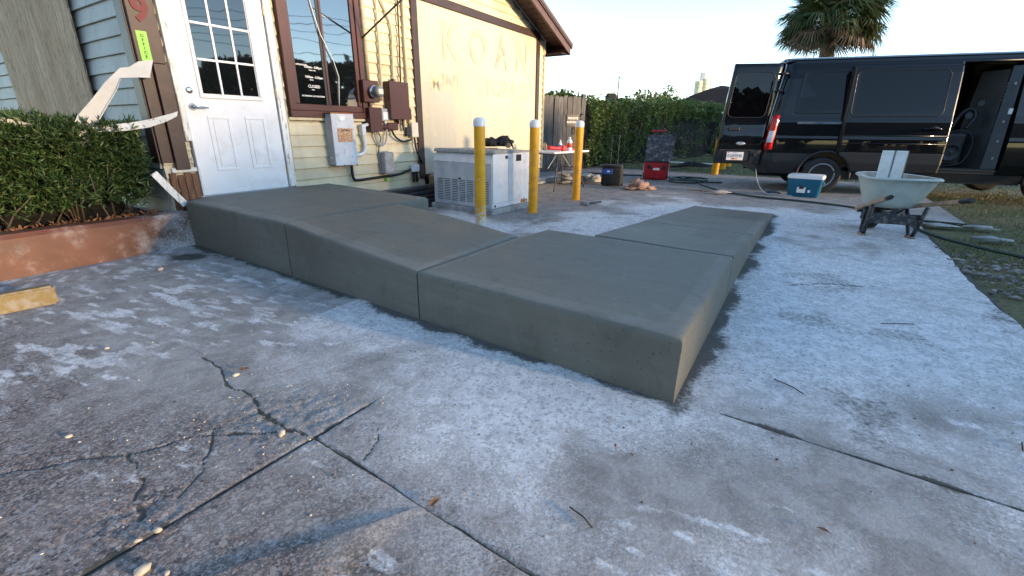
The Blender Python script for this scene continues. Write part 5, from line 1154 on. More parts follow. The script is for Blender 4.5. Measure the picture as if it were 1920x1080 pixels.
MB().box((-.60+lean(1.17)*.62, dy(1.17, .018), 1.17), (.2, .03, .055), None, .008).build('handle', 'blackplastic', rd)
MB().lathe([(.085, 0), (.085, .006), (.078, .010), (.001, .010)], (-.42+lean(.90)*.62, dy(.90, 0), .90), 28, M=Mo @ Matrix.Diagonal((1, .42, 1, 1))).build('emblem', 'chrome', rd)
MB().lathe([(.070, .0105), (.070, .013), (.001, .013)], (-.42+lean(.90)*.62, dy(.90, 0), .90), 28, M=Mo @ Matrix.Diagonal((1, .40, 1, 1))).build('emblem_field', 'steelblue', rd)
text('lettering', 'Ford', .06, Matrix.Translation((-.42+lean(.90)*.62, dy(.90, .0142), .90)) @ FACE, 'white_ink', rd, ext=.0008)
MB().box((-.44, dy(.66, .012), .66), (.50, .018, .21), None, .03, 2).build('plate_recess', 'vanplastic', rd)
MB().box((-.47, dy(.66, .026), .665), (.31, .006, .155), None, .002).build('licence_plate', 'white', rd)
text('lettering', 'IGM9046', .088, Matrix.Translation((-.47, dy(.66, .0305), .668)) @ FACE, 'gray_ink', rd, ext=.0008, bold=.002, sx=.82); text('lettering', 'FLORIDA', .022, Matrix.Translation((-.47, dy(.66, .0305), .728)) @ FACE, 'gray_ink', rd, ext=.0006)
MB().box((-.59, dy(.66, .0305), .73), (.022, .002, .016)).build('plate_sticker', 'red', rd); MB().box((-.50, dy(.66, .0300), .615), (.05, .002, .028)).build('plate_fruit', 'redlabel', rd); MB().box((-.44, dy(.66, .0300), .615), (.05, .002, .028)).build('plate_fruit', 'bollard2', rd)
MB().cyl((-.10, dy(.70, .01), .70), (-.10, dy(.70, .03), .70), .035, n=14).build('bumper_stop', 'vanplastic', rd)
for z in (.95, 1.85, 2.15): MB().tube([(-.05+lean(z)*.62, dy(z)+.03, z), (.03+lean(z)*.8, dy(z)-.03, z), (.09+lean(z)*.9, dy(z)+.06, z)], .022, 7).build('hinge', 'vanplastic', rd)
rd2 = empty('rear_door', (-1.15, 2.12, 0), R(-178)); rd2.parent = van
V, F = dshell(.54, 2.33, 0); o = raw('door_skin', [(x, -y, z) for x, y, z in V], [f[::-1] for f in F], 'vanpaint', rd2, smooth=True)
b = MB(); V = [(-1.22+lean(z)*.96, ypro(z)+.10, z) for z in np.linspace(.5, 2.4, 12)]; b.tube(V, .045, 8); b.build('rear_pillar', 'vanpaint', van)
b = MB(); b.tube([(-1.0, ypro(2.38)+.05, 2.34), (-.98, .9, 2.44), (-.98, 1.2, 2.44)], .03, 8); b.build('rear_header', 'vanpaint', van)
b = MB(); b.tube([(x, ypro(2.385)-.0, 2.385) for x in np.linspace(-.95, 3.1, 12)], .012, 6); b.build('drip_rail', 'vanpaint', van)
MB().tube(smoothpts([(-1.27, .08, .42), (-1.25, -.15, .2), (-1.15, -.45, .012), (-.95, -.42, .01), (-.8, -.55, .01), (-.7, -.6, .01)]), .006, 6).build('charging_lead', 'white_wire', van)
# ================================================================== COOLER
cl = empty('cooler', (5.385, 8.50, 0), R(-38), 'blue drinks cooler with white lid beside the van wheel', 'cooler')
V = []; prof_c = [(0, .23, .135), (.02, .245, .15), (.30, .275, .172), (.325, .278, .174)]
def rrect(hx, hy, r=.05, n=5):
    P = []
    for cx, cy, a0 in ((hx-r, hy-r, 0), (-hx+r, hy-r, 90), (-hx+r, -hy+r, 180), (hx-r, -hy+r, 270)):
        for k in range(n): a = R(a0+k*90/(n-1)); P.append((cx+r*math.cos(a), cy+r*math.sin(a)))
    return P
def loft(levels, mat_, name, parent, cap=(True, True), smooth=40):
    b = MB(); rings = [[b.bm.verts.new((x, y, z)) for x, y in rr] for z, rr in levels]; n = len(rings[0])
    for i in range(len(rings)-1):
        for k in range(n): b.bm.faces.new((rings[i][k], rings[i][(k+1) % n], rings[i+1][(k+1) % n], rings[i+1][k]))
    if cap[0]: b.bm.faces.new(rings[0][::-1])
    if cap[1]: b.bm.faces.new(rings[-1])
    return b.build(name, mat_, parent, smooth=smooth)
loft([(z, rrect(hx, hy)) for z, hx, hy in prof_c], 'cooler', 'tub', cl)
loft([(.326, rrect(.285, .18)), (.36, rrect(.288, .183)), (.388, rrect(.28, .176)), (.40, rrect(.25, .15))], 'white', 'lid', cl)
MB().box((-.03, -.163, .145), (.135, .004, .135), (R(-5), 0, 0)).build('paper_label', 'white_ink', cl); MB().box((-.03, -.1665, .172), (.075, .003, .05), (R(-5), 0, 0)).build('label_print', 'brown', cl)
MB().box((.095, -.161, .11), (.035, .003, .045), (R(-5), 0, 0)).build('care_sticker', 'white_ink', cl)
for sx in (-1, 1): MB().box((sx*.285, 0, .25), (.03, .16, .05), None, .01).build('handle', 'cooler', cl)
o = MB().blob((0, 0, .02), (.13, .08, .03), 2, .5, 3, 5).build('plastic_wrap', 'foam'); o.location = (5.02, 8.86, 0); tag(o, 'crumpled silvery plastic wrap on the slab beside the cooler', 'litter')
# ================================================================== WHEELBARROW
WM = (4.33, 5.17); WA = R(72)            # mid between the feet, heading of the nose
wb = empty('wheelbarrow', (WM[0], WM[1], 0), WA, 'pale plastic wheelbarrow with wooden handles parked on the slab edge', 'wheelbarrow')
# local: +x nose, y left
def tubring(z, xr, xf, wr, wf, n=10):
    P = []; r = .12
    P += [(xf-.10, wf*.75), (xf-.03, wf*.45), (xf, 0), (xf-.03, -wf*.45), (xf-.10, -wf*.75), (xf-.22, -wf), ((xr+xf)/2, -(wr+wf)/2-.01), (xr+.14, -wr), (xr+.05, -wr+.03), (xr, -wr+.12), (xr-.015, 0), (xr, wr-.12), (xr+.05, wr-.03), (xr+.14, wr), ((xr+xf)/2, (wr+wf)/2+.01), (xf-.22, wf)]
    return P
TUB = [(.33, -.04, .50, .22, .17), (.37, -.07, .55, .245, .19), (.52, -.125, .645, .295, .225), (.62, -.17, .70, .325, .245), (.655, -.195, .725, .335, .255)]
loft([(z+.0, tubring(z, a, b_, c, d)) for z, a, b_, c, d in TUB], 'tub', 'tub', wb, (True, False), 60)
loft([(z+.012, tubring(z, a+.012, b_-.012, c-.012, d-.012)) for z, a, b_, c, d in TUB][::-1], 'tub_in', 'tub_lining', wb, (False, True), 60)
rim = [(x, y, .657) for x, y in tubring(0, -.20, .73, .34, .26)]; MB().tube(rim+rim[:2], .016, 8).build('rim', 'tub', wb)
for sy in (1, -1):
    h = MB(); h.box((0, 0, 0), (1.36, .034, .042), None, .005); o = h.build('handle', 'handlewood', wb)
    p0, p1 = Vector((.64, sy*.13, .215)), Vector((-.72, sy*.325, .53)); d = p0-p1
    o.matrix_local = Matrix.Translation((p0+p1)/2) @ d.to_track_quat('X', 'Z').to_matrix().to_4x4()
    e0 = p1; e1 = p1+d*.10; MB().tube([e0, e0.lerp(e1, .2), e0.lerp(e1, .8), e1], [.020, .025, .025, .023], 10).build('grip', 'blackrub', wb)
    b = MB(); b.tube([(.16, sy*.20, .32), (.03, sy*.235, .015), (-.05, sy*.235, .012), (-.16, sy*.255, .37)], .021, 4); b.build('leg', 'blackpaint', wb)
    MB().box((-.01, sy*.235, .012), (.14, .05, .022), None, .004).build('foot', 'handlewood', wb)
    MB().tube([(.16, sy*.20, .32), (.40, sy*.14, .14)], .011, 6).build('brace', 'blackpaint', wb)
MB().box((-.08, 0, .215), (.022, .50, .12), (0, R(12), 0), .004).build('cross_brace', 'blackpaint', wb)
wh = MB().lathe([(.12, -.035), (.17, -.05), (.2, -.035), (.205, 0), (.2, .035), (.17, .05), (.12, .035)], (.50, 0, .205), 28, M=Mo).build('wheel', 'blackrub', wb)
MB().lathe([(.12, -.04), (.05, -.05), (.001, -.05)], (.50, 0, .205), 20, M=Mo).build('hub', 'blackpaint', wh); MB().cyl((.50, -.16, .205), (.50, .16, .205), .012, n=8).build('axle', 'blackpaint', wb)
WB = lambda x, y, z: local_pt(WM, WA, x, y, z)
text('lettering', 'Commander', .065, Matrix.Translation((.36, .262, .545)) @ Matrix.Rotation(R(187), 4, 'Z') @ Matrix.Rotation(R(-10), 4, 'X') @ FACE, 'gray_ink', wb, ext=.002, bold=.001)
for i, (x, y, zt_) in enumerate(((.30, .070, .98), (.28, -.055, .98))):
    e = empty('white_board', WB(x, y, .40), WA-R(100), ('left of two white coated boards standing in the wheelbarrow', 'right of two white coated boards standing in the wheelbarrow, brown edge')[i], 'board', 'boards in the wheelbarrow')
    MB().b2(-.058, .052, -.012, .012, .0, zt_-.44, .003).build('panel', 'foamboard', e); MB().b2(.053, .060, -.013, .013, 0, zt_-.44).build('edge_strip', 'handlewood' if i else 'weath', e)
# ================================================================== ROLLING BAG, RED BOX, SMALL LITTER
rb = empty('rolling_bag', (2.11, 9.86, 0), R(-20), 'black rolling tool bag with blue pocket and raised handle', 'bag')
loft([(.03, rrect(.20, .15, .04)), (.06, rrect(.215, .165, .05)), (.40, rrect(.205, .155, .04)), (.44, rrect(.19, .14, .04))], 'canvas', 'bag_body', rb)
MB().b2(-.19, .02, -.178, -.160, .25, .36, .006).build('front_pocket', 'bluefabric', rb); MB().b2(-.09, -.03, -.1795, -.178, .30, .325).build('logo_patch', 'white_ink', rb)
for sx in (-1, 1): MB().cyl((sx*.075, .13, .40), (sx*.075, .13, 1.0), .010, n=8).build('handle_tube', 'blackpaint', rb); MB().cyl((sx*.17, .12, .035), (sx*.22, .12, .035), .035, n=14).build('wheel', 'blackrub', rb)
MB().box((0, .13, 1.01), (.19, .03, .03), None, .008).build('handle_grip', 'blackplastic', rb); MB().tube(smoothpts([(-.2, -.14, .40), (0, -.19, .43), (.2, -.14, .40)]), .012, 6).build('top_flap', 'canvas', rb)
tb = empty('rolling_toolbox', (3.47, 11.33, 0), R(-14), 'red rolling tool box with raised red handle', 'tool box')
loft([(.015, rrect(.25, .19, .03)), (.04, rrect(.26, .2, .035)), (.37, rrect(.285, .215, .04)), (.40, rrect(.285, .215, .04))], 'red', 'case', tb)
MB().box((0, 0, .42), (.56, .42, .04), None, .012).build('lid', 'blackplastic', tb)
for sx in (-1, 1):
    MB().box((sx*.17, -.222, .30), (.075, .025, .09), None, .008).build('latch', 'blackplastic', tb); MB().cyl((sx*.12, .2, .40), (sx*.12, .2, 1.10), .014, n=8).build('handle_tube', 'blackpaint', tb); MB().cyl((sx*.24, .16, .075), (sx*.30, .16, .075), .075, n=18).build('wheel', 'blackrub', tb)
    MB().box((sx*.292, -.12, .2), (.012, .02, .34)).build('side_rail', 'galv', tb)
MB().box((0, .2, 1.11), (.34, .05, .05), None, .014, 2).build('handle_grip', 'red', tb)
MB().box((0, -.222, .08), (.16, .02, .035), None, .006).build('lower_grip', 'red', tb)
MB().prism([(-.075, .02), (.05, .03), (.085, .0), (.06, -.008), (.085, -.03), (.0, -.022), (-.07, -.028)], .215, .2175, Matrix.Translation((0, 0, .255)) @ Mo).build('logo', 'white_ink', tb)
fm = empty('foam_mat', (3.46, 11.15, .44), R(-14), 'dusty gray puzzle edged foam mat leaning on the red tool box', 'foam mat')
b = MB(); t_ = bmesh.new(); P = []
hx, hz, nt = .30, .29, 13
def edge(x0, z0, x1, z1):
    d = Vector((x1-x0, z1-z0)); L = d.length; d.normalize(); nrm = Vector((d.y, -d.x)); out = []
    for k in range(nt): s_ = L*k/nt; e_ = L*(k+.5)/nt; o = .022; out += [Vector((x0, z0))+d*s_, Vector((x0, z0))+d*(s_+L*.1/nt)+nrm*o, Vector((x0, z0))+d*(e_-L*.1/nt)+nrm*o, Vector((x0, z0))+d*e_]
    return out
P = edge(-hx, -hz, hx, -hz)+edge(hx, -hz, hx, hz)+edge(hx, hz, -hx, hz)+edge(-hx, hz, -hx, -hz)
b.prism([(p.x, p.y+.29) for p in P], -.012, .012, Matrix.Rotation(R(84), 4, 'X')); b.build('foam_sheet', 'foam', fm)
for i, (x, y, z, a) in enumerate(((1.22, 10.28, .05, .3), (1.26, 10.24, .13, .15), (1.20, 10.30, .21, .5))):
    o = MB().blob((0, 0, 0), (.30, .2, .055), 3, .25, 2.5, i+4).build('cement_bag', 'graybag'); o.location = (x, y, z); o.rotation_euler = (0, 0, a+.6)
    tag(o, ('lowest gray cement bag of the pile under the table', 'middle gray cement bag of the pile under the table', 'topmost gray cement bag of the pile under the table')[i], 'bag', 'cement bags under the table')
o = MB().blob((0, 0, .09), (.2, .16, .10), 3, .7, 2.8, 6, flat=True).build('crumpled_tarp', 'graybag'); o.location = (1.76, 10.35, 0); tag(o, 'crumpled gray sacking heap between cement bags and rolling bag', 'sacking')
e = empty('paper_bag', (2.52, 9.26, 0), R(20), 'crumpled brown paper bag heap in front of the rolling bag', 'bag'); MB().blob((0, 0, .07), (.2, .16, .11), 3, .6, 2.6, 2, flat=True).build('crumple', 'brownbag', e); MB().blob((.15, -.08, .03), (.14, .10, .045), 3, .7, 3, 9, flat=True).build('flap', 'brownbag', e); MB().blob((-.18, -.02, .03), (.13, .11, .035), 3, .7, 3, 19, flat=True).build('flap', 'brownbag', e)
e = empty('sledge_hammer', (1.16, 7.24, 0), R(38), 'short dark sledge hammer lying beside the third bollard', 'hammer'); MB().cyl((0, -.0, .022), (.36, 0, .024), .016, n=10).build('handle', 'steelblack', e); MB().box((-.02, 0, .032), (.06, .17, .06), None, .012).build('head', 'weath', e)
e = empty('float_trowel', (3.85, 8.66, 0), R(-5), 'gray concrete hand float lying across the hose', 'trowel'); MB().box((0, 0, .025), (.34, .10, .015), (0, .05, 0), .004).build('blade', 'weath', e); MB().blob((.05, 0, .045), (.17, .075, .03), 2, .5, 2, 3).build('cement_crust', 'graybag', e); MB().cyl((-.1, .0, .05), (-.42, .32, .04), .018, n=8).build('handle', 'handlewood', e)
hp = [(2.0, 12.6), (2.42, 12.5), (2.92, 12.1), (3.45, 12.05), (3.88, 11.64), (4.29, 11.53), (4.35, 11.2), (4.5, 10.75), (4.15, 10.4), (3.75, 10.4), (3.6, 10.8), (3.85, 11.1), (4.3, 11.2), (4.45, 10.9), (4.2, 10.5), (4.1, 9.9), (4.09, 9.28), (4.11, 8.84), (4.26, 8.53), (4.39, 8.2), (4.96, 7.75), (5.35, 7.2), (5.42, 6.6), (5.25, 6.0), (4.98, 5.5), (4.83, 5.0), (4.85, 4.6), (4.92, 4.2), (5.0, 3.8)]
hp = smoothpts([(x, y, .019) for x, y in hp], 3); 
o = MB().tube(hp, .017, 8).build('garden_hose', 'hose'); tag(o, 'dark green garden hose looping across the slab to the lawn', 'hose')
hp2 = smoothpts([(4.55, 11.0, .05), (4.3, 11.4, .06), (3.8, 11.25, .05), (3.65, 10.75, .06), (4.0, 10.45, .05), (4.5, 10.6, .05), (4.62, 10.95, .06), (4.2, 11.25, .07), (3.9, 10.9, .06), (4.4, 10.4, .03), (4.75, 10.5, .02)], 3); o = MB().tube(hp2, .017, 8).build('hose_coil', 'hose'); tag(o, 'coiled end of green hose lying before the red tool box', 'hose')
def pipe(name, a, c, r, mat_, label, cat): o = MB().cyl(a, c, r, n=10).build(name, mat_); return tag(o, label, cat)
pipe('white_pipe', (2.35, 15.2, .03), (3.05, 15.3, .03), .035, 'pvc', 'white pipe end on the grass left of the rolling bag', 'pipe')
pipe('long_pipe', (4.9, 16.2, .10), (6.9, 15.7, .05), .03, 'pvc', 'long pale pipe on the grass right of the red tool box', 'pipe')
b = MB()
for i in range(14): a = Vector((4.9+random.uniform(0, .4), 14.8+random.uniform(-.2, .3), .03)); b.tube([a, a+Vector((.5, .05, random.uniform(.02, .16))), a+Vector((random.uniform(.8, 1.3), random.uniform(-.2, .2), .02))], .018, 5)
o = b.build('branch_pile', 'blackrub'); tag(o, 'low pile of dark branches on the grass behind the tool box', 'branches')
# ================================================================== FAR THINGS
def fan_frond(name, mat_, seed, droop):
    g = random.Random(seed); b = MB(); st = [(0, 0, 0), (.35, 0, .10), (.75, 0, .12), (1.05, 0, .06)]
    b.tube(st, [.022, .02, .016, .012], 5); c = Vector((1.05, 0, .06)); n = 30
    for k in range(n):
        a = R(-150+300*k/(n-1)); L = .95*(.72+.28*math.cos(a*.5))*g.uniform(.85, 1.1); d = Vector((math.cos(a*.72), math.sin(a*.72), .10)); d.normalize(); s_ = Vector((-d.y, d.x, 0))*.030
        p1 = c+d*L*.55; tip = c+d*L+Vector((0, 0, -droop*L*g.uniform(.7, 1.3))); m_ = p1+Vector((0, 0, -.12*droop*L))
        b.quads([tuple(c), tuple(m_-s_), tuple(tip), tuple(m_+s_), tuple(m_+Vector((0, 0, -.02)))], [(0, 1, 4), (1, 2, 4), (0, 4, 3), (4, 2, 3)])
    return b.build(name, mat_)
palm = empty('palm_tree', (22.6, 36.5, 0), 0, 'fan palm with shaggy dead skirt rising behind the van roof', 'palm tree')
b = MB(); b.tube([(0, 0, -.05), (.05, .02, 2), (.02, 0, 4.5), (0, 0, 6.4), (0, 0, 8.9)], [.60, .52, .48, .46, .42], 14); b.build('trunk', 'palmtrunk', palm)
pr = [fan_frond('frond', 'palm', 1, .25), fan_frond('frond', 'palm', 2, .55), fan_frond('frond', 'palmdead', 3, .35), fan_frond('frond', 'palmdead', 4, .6)]
PC = Vector((0, 0, 8.9)); gp = random.Random(3); first = [True]*4
for i in range(150):
    el = 84-112*(i/149.)**.9+gp.uniform(-8, 8); az = i*137.5+gp.uniform(-20, 20); k = (0 if el > 20 else 1) if el > -12 else (2 if gp.random() < .75 else 3)
    if el < -12 and gp.random() < .3: k = 1
    o = pr[k] if first[k] else inst(pr[k]); first[k] = False; o.parent = palm; s_ = gp.uniform(1.5, 1.95)
    o.location = PC+Vector((math.cos(R(az))*.2, math.sin(R(az))*.2, -.75*(i/149.)-.1)); o.rotation_euler = Euler((gp.uniform(-.5, .5), -R(el), R(az)), 'XYZ'); o.scale = (s_, s_, s_)
# maroon roofed building
rf = empty('maroon_roof_building', (10.7, 31.9, 0), R(-21), 'low building with rounded maroon metal roof behind the vine hedge', 'building')
prof_r = [(0, 2.55), (.25, 2.95), (.7, 3.2), (1.9, 3.62), (2.5, 3.78), (3.1, 3.68), (6.5, 2.7), (6.5, 2.55)]
MB().b2(.1, 6.4, .1, 5, 0, 2.55).build('walls', 'beige', rf)
MB().prism(prof_r, -5.2, 0, Mo).build('roof', 'roof_far', rf)
for k in range(6):
    zz = 2.68+.17*k; x0 = float(np.interp(zz, [2.55, 2.95, 3.2, 3.62, 3.78], [0, .25, .7, 1.9, 2.5])); x1 = float(np.interp(zz, [2.7, 3.68], [6.5, 3.1]))
    MB().b2(x0+.03, x1-.03, -.045, -.004, zz-.02, zz+.02).build('roof_rib', 'brown', rf)
sl_ = empty('silo', (57., 150, 0), 0, 'tall pale twin silo tower far behind the maroon roof', 'silo')
MB().cyl((-.9, 0, 0), (-.9, 0, 15.0), 1.15, n=20).build('drum', 'silo', sl_); MB().cyl((1.1, .2, 0), (1.1, .2, 15.6), 1.25, n=20).build('drum', 'silo', sl_); MB().b2(-.6, .6, -.6, .6, 14.5, 17.4, .05).build('head_house', 'galv_side', sl_); MB().cyl((2.7, 0, 0), (2.7, 0, 15.8), .18, n=8).build('elevator_leg', 'tan', sl_)
lf = empty('boom_lift', (7.6, 40, 0), 0, 'dark lift machine with pale green boom showing above the vine hedge', 'lift')
MB().b2(-1.5, 1.5, -.8, .8, .4, 1.5, .1).build('chassis', 'lift_g', lf)
MB().box((.35, 0, 3.2), (.85, .9, 1.3), None, .15).build('turret', 'canvas', lf); MB().b2(1.2, 1.9, -.4, .4, 2.5, 3.45, .08).build('basket', 'canvas', lf); MB().tube([(.6, 0, 3.3), (1.2, 0, 3.5), (1.6, 0, 3.4)], .09, 6).build('jib', 'canvas', lf); MB().cyl((.3, 0, 1.4), (.3, 0, 3.2), .25, n=10).build('mast', 'canvas', lf)
MB().tube([(-3.4, 0, 3.55), (-1, 0, 3.72), (.7, 0, 3.95)], .05, 6).build('boom', 'lift_g', lf); MB().tube([(-3.4, 0, 3.40), (-1, 0, 3.52), (.7, 0, 3.72)], .04, 6).build('boom', 'lift_g', lf)
for x in (-1, 1): MB().cyl((x, -.9, .45), (x, .9, .45), .45, n=16).build('wheel', 'blackrub', lf)
def bushy(name, loc, R_, H_, n, mat_, label, cat, seed, trunk=True, group=None, L=.22, W=.09):
    e = empty(name, loc, 0, label, cat, group)
    def pl(n_, g):
        d = g.normal(size=(n_, 3)); d /= np.linalg.norm(d, axis=1)[:, None]; r_ = .45+.55*g.random(n_)**.5; lob = fbm(d[:, 0]*2.3+seed, d[:, 1]*2.3+d[:, 2]*1.7, 3, seed)
        P = d*np.array([R_, R_, H_*.42])*(r_*(.55+.85*lob))[:, None]; P[:, 2] += H_*.62; return P, d
    V, F = leafcloud(n, pl, L, W, 1.0, .1, seed, 4); raw('crown', V, F, mat_, e)
    if trunk:
        b = MB(); b.tube([(0, 0, -.05), (.1, 0, H_*.25), (0, .1, H_*.5), (.1, 0, H_*.75)], [R_*.1, R_*.075, R_*.055, R_*.02], 8)
        for k in range(5): a = k*1.3; b.tube([(0, 0, H_*(.35+.05*k)), (R_*.35*math.cos(a), R_*.35*math.sin(a), H_*.62), (R_*.6*math.cos(a), R_*.6*math.sin(a), H_*.75)], [R_*.05, R_*.03, R_*.012], 6)
        b.build('trunk', 'bark', e)
    return e
bushy('small_tree', (12.0, 45, 0), 1.5, 4.4, 500, 'bush', 'dark leaved small tree above the hedge left of the yellow one', 'tree', 3, group='trees behind the vine hedge')
bushy('small_tree', (14.2, 46, 0), 1.5, 4.5, 500, 'bush', 'yellow green small tree above the hedge beside the maroon roof', 'tree', 8, group='trees behind the vine hedge')
pole = empty('utility_pole', (16.97, 80, 0), 0, 'distant thin utility pole above the vine hedge', 'utility pole'); MB().cyl((0, 0, 0), (0, 0, 9.2), .13, .09, n=8).build('mast', 'bark', pole); MB().box((0, 0, 8.9), (2.2, .1, .1)).build('crossarm', 'bark', pole)
for i, (z0, z1) in enumerate(((9.0, 8.2), (8.5, 7.6))):
    b = MB(); b.tube([(16.97+t_*75, 80+t_*6, z0+(z1-z0)*t_-1.2*math.sin(math.pi*t_)) for t_ in np.linspace(0, 1, 14)], .02, 4); o = b.build('overhead_wire', 'blackrub'); tag(o, ('upper', 'lower')[i]+' faint overhead wire running right from the distant utility pole', 'wire')
# unseen trees around the viewer: mirrored in glass and paint, also dimming the yard
tr0 = bushy('street_tree', (35, 3.2, 0), 3.4, 6.2, 1300, 'treeleaf', 'dark bushy street tree out of view, for window reflections and for dimming the yard', 'tree', 11, group='street trees across the road', L=.5, W=.22)
spots = [(34, 11, 1.0), (36, 18, 1.1), (41, 25, 1.0),  (18, -24, 1.15), (10, -21, 1.15), (2.5, -19, 1.2), (-5, -20, 1.15), (-12.5, -18, 1.2), (-20, -17, 1.2), (-26, -10, 1.2), (30, -30, 1.1), (-26, -30, 1.2), (46, 6, 1.2), (33, -23.5, .95), (26, -22, .8), (-1, -25, 1.3), (14, -27, 1.25), (24, -29, 1.1), (6, -26, 1.3), (-9, -25, 1.3), (-17, -23, 1.3)]  # rows behind the viewer set near and tall to darken ramp front and van
for i, (x, y, s_) in enumerate(spots):
    c = copy_tree(tr0); c.location = (x, y, 0); c.rotation_euler = (0, 0, i*1.1); c.scale = (s_*1.25, s_*1.25, s_)
for i, (cc_, rr_, hh_) in enumerate(((3.9, .74, 1.02), (6.4, .66, .92), (9.6, .6, .66), (-3.3, .74, .9))):   # unseen trees added and stretched to screen the low sun off the yard
    q_ = Vector((sd.x, sd.y, 0)).normalized()*(33+i*1.5)+Vector((-sd.y, sd.x, 0)).normalized()*cc_
    c = copy_tree(tr0); c.location = q_; c.rotation_euler = (0, 0, 2.+i*1.7); c.scale = (rr_, rr_, hh_)
for i in range(5):
    b = MB(); b.tube([(29+.2*i, -60+6*k, 8.6-.55*i-.5*math.sin(math.pi*((k*6+5*i) % 40)/40)) for k in range(13)], .02, 4); o = b.build('overhead_wire', 'blackrub'); tag(o, 'overhead street wire across the road, mirrored in the window glass', 'wire', 'street wires across the road')
# ================================================================== LAWN, GRAVEL, STONES, TWIGS
def grass_blades(name, n, place, h, mat_='grass'):
    g = np.random.default_rng(31); P = place(n, g); P = P[~np.isnan(P[:, 0])]; P = np.repeat(P, 3, 0); N = len(P); P = P+np.concatenate([g.normal(size=(N, 2))*.018, np.zeros((N, 1))], 1)
    a = g.uniform(0, 6.28, N); w_ = g.uniform(.003, .006, N); hh = h*g.uniform(.4, 1.2, N); bend = g.normal(size=(N, 2))*hh[:, None]*.55
    dx = np.stack([np.cos(a)*w_, np.sin(a)*w_, a*0], 1); tip = P+np.concatenate([bend, hh[:, None]], 1); V = np.stack([P-dx, P+dx, tip], 1).reshape(-1, 3); F = np.arange(3*N).reshape(N, 3)
    return raw(name, V, F, mat_, kind='stuff')
def ab(P): 
    rx, ry = P[:, 0]-G0[0], P[:, 1]-G0[1]; det = E1[0]*E2[1]-E1[1]*E2[0]; return (rx*E2[1]-ry*E2[0])/det, (E1[0]*ry-E1[1]*rx)/det
def right_lawn(n, g):
    y = 3.2+10*g.random(n)**1.5; x = 3.9+g.random(n)*8.5; P = np.stack([x, y, np.full(n, -.035)], 1); a, b = ab(P); lim = np.where(a < 7.6, 2.74, 3.3)
    dens = fbm(x*1.1, y*1.1, 3, 77); rub = (a < 5.2)*(b < 4.8)*(fbm(x*1.6, y*1.6, 3, 66) > .38); P[(b < lim+.02+(dens-.5)*.1) | (rub & (g.random(n) < .85)) | (dens < .36)] = np.nan; return P
grass_blades('grass', 15000, right_lawn, .045)
def far_lawn(n, g):
    x = 1.9+g.random(n)*11; y = 11.5+g.random(n)*13; P = np.stack([x, y, np.full(n, -.05)], 1); a, b = ab(P); s_ = (P[:, 0]-1.75)*.73+(P[:, 1]-13.75)*.68; P[(a < 12.95+(fbm(x*2, y*2, 2, 6)-.5)*.15) | (np.abs((P[:, 0]-2.3)*.70-(P[:, 1]-14.8)*.71) > 30) | ((P[:, 0]-1.9)*.73 < (P[:, 1]-14.0)*.70-.5)] = np.nan; return P
grass_blades('grass', 16000, far_lawn, .07)
g = np.random.default_rng(12)
def stones(name, n, pos, smin, smax, mat_, kind='stuff'):
    V = []; F = []; base = np.array([(1, 0, 0), (0, 1, 0), (-1, 0, 0), (0, -1, 0), (0, 0, .8), (0, 0, -.6), (.7, .7, .4), (-.7, .6, .4)]); fa = [(0, 6, 4), (6, 1, 4), (1, 7, 4), (7, 2, 4), (2, 3, 4), (3, 0, 4), (0, 5, 1), (1, 5, 2), (2, 5, 3), (3, 5, 0), (0, 1, 6), (1, 2, 7)]
    for i in range(n):
        p = pos(g)
        if p is None: continue
        s_ = smin+(smax-smin)*g.random()**3; a = g.uniform(0, 6.28); c, q = math.cos(a), math.sin(a); k = len(V); sc = np.array([1., g.uniform(.5, 1), g.uniform(.35, .7)])*s_
        for v in base: v = v*sc*g.uniform(.75, 1.2, 3); V.append((p[0]+c*v[0]-q*v[1], p[1]+q*v[0]+c*v[1], p[2]+v[2]+.3*sc[2]))
        F += [tuple(k+j for j in f) for f in fa]
    return raw(name, V, F, mat_, kind=kind)
def gpos(g):
    x, y = g.uniform(3.7, 6.8), g.uniform(2.6, 6.2); a, b = [q[0] for q in ab(np.array([[x, y, 0]]))]
    if b < 2.60+.25*g.random() or fbm(np.array([x*1.6]), np.array([y*1.6]), 3, 66)[0] < .36 or a > 5.6: return None
    return (x, y, -.045 if b > 2.78 else .001)
stones('gravel', 5200, gpos, .008, .04, 'gravel')
def ppos(g):
    r = g.random()
    if r < .45: c = (-1.0, 1.66, .38, .28)
    elif r < .7: c = (-1.9, 2.6, .6, .5)
    elif r < .85: c = (-2.9, 3.5, .3, .6)
    else: return (g.uniform(-2.2, .6), g.uniform(.7, 2.4), .001)
    return (g.normal(c[0], c[2]), g.normal(c[1], c[3]), .001)
stones('pebbles', 700, ppos, .0018, .007, 'stone_m')
def tpos(g): q = g.uniform(1.6, 5.2); p = pq(1.2+abs(g.normal())*.25, q); return (p.x, p.y, .001)
stones('crumbs', 420, tpos, .003, .012, 'ramp')
def fpos(g):
    if g.random() < .6: p = pq(-abs(g.normal(0, .9))-.05, g.uniform(-.6, 6.)); return (p.x, p.y, .001)
    if g.random() < .5: p = pq(g.uniform(-.2, 4.6), -abs(g.normal(0, .35))-.02); return (p.x, p.y, .001)
    return (g.uniform(-2.5, 2.0), g.uniform(.7, 3.0), .001)
stones('dirt_specks', 420, fpos, .002, .0075, 'twig')
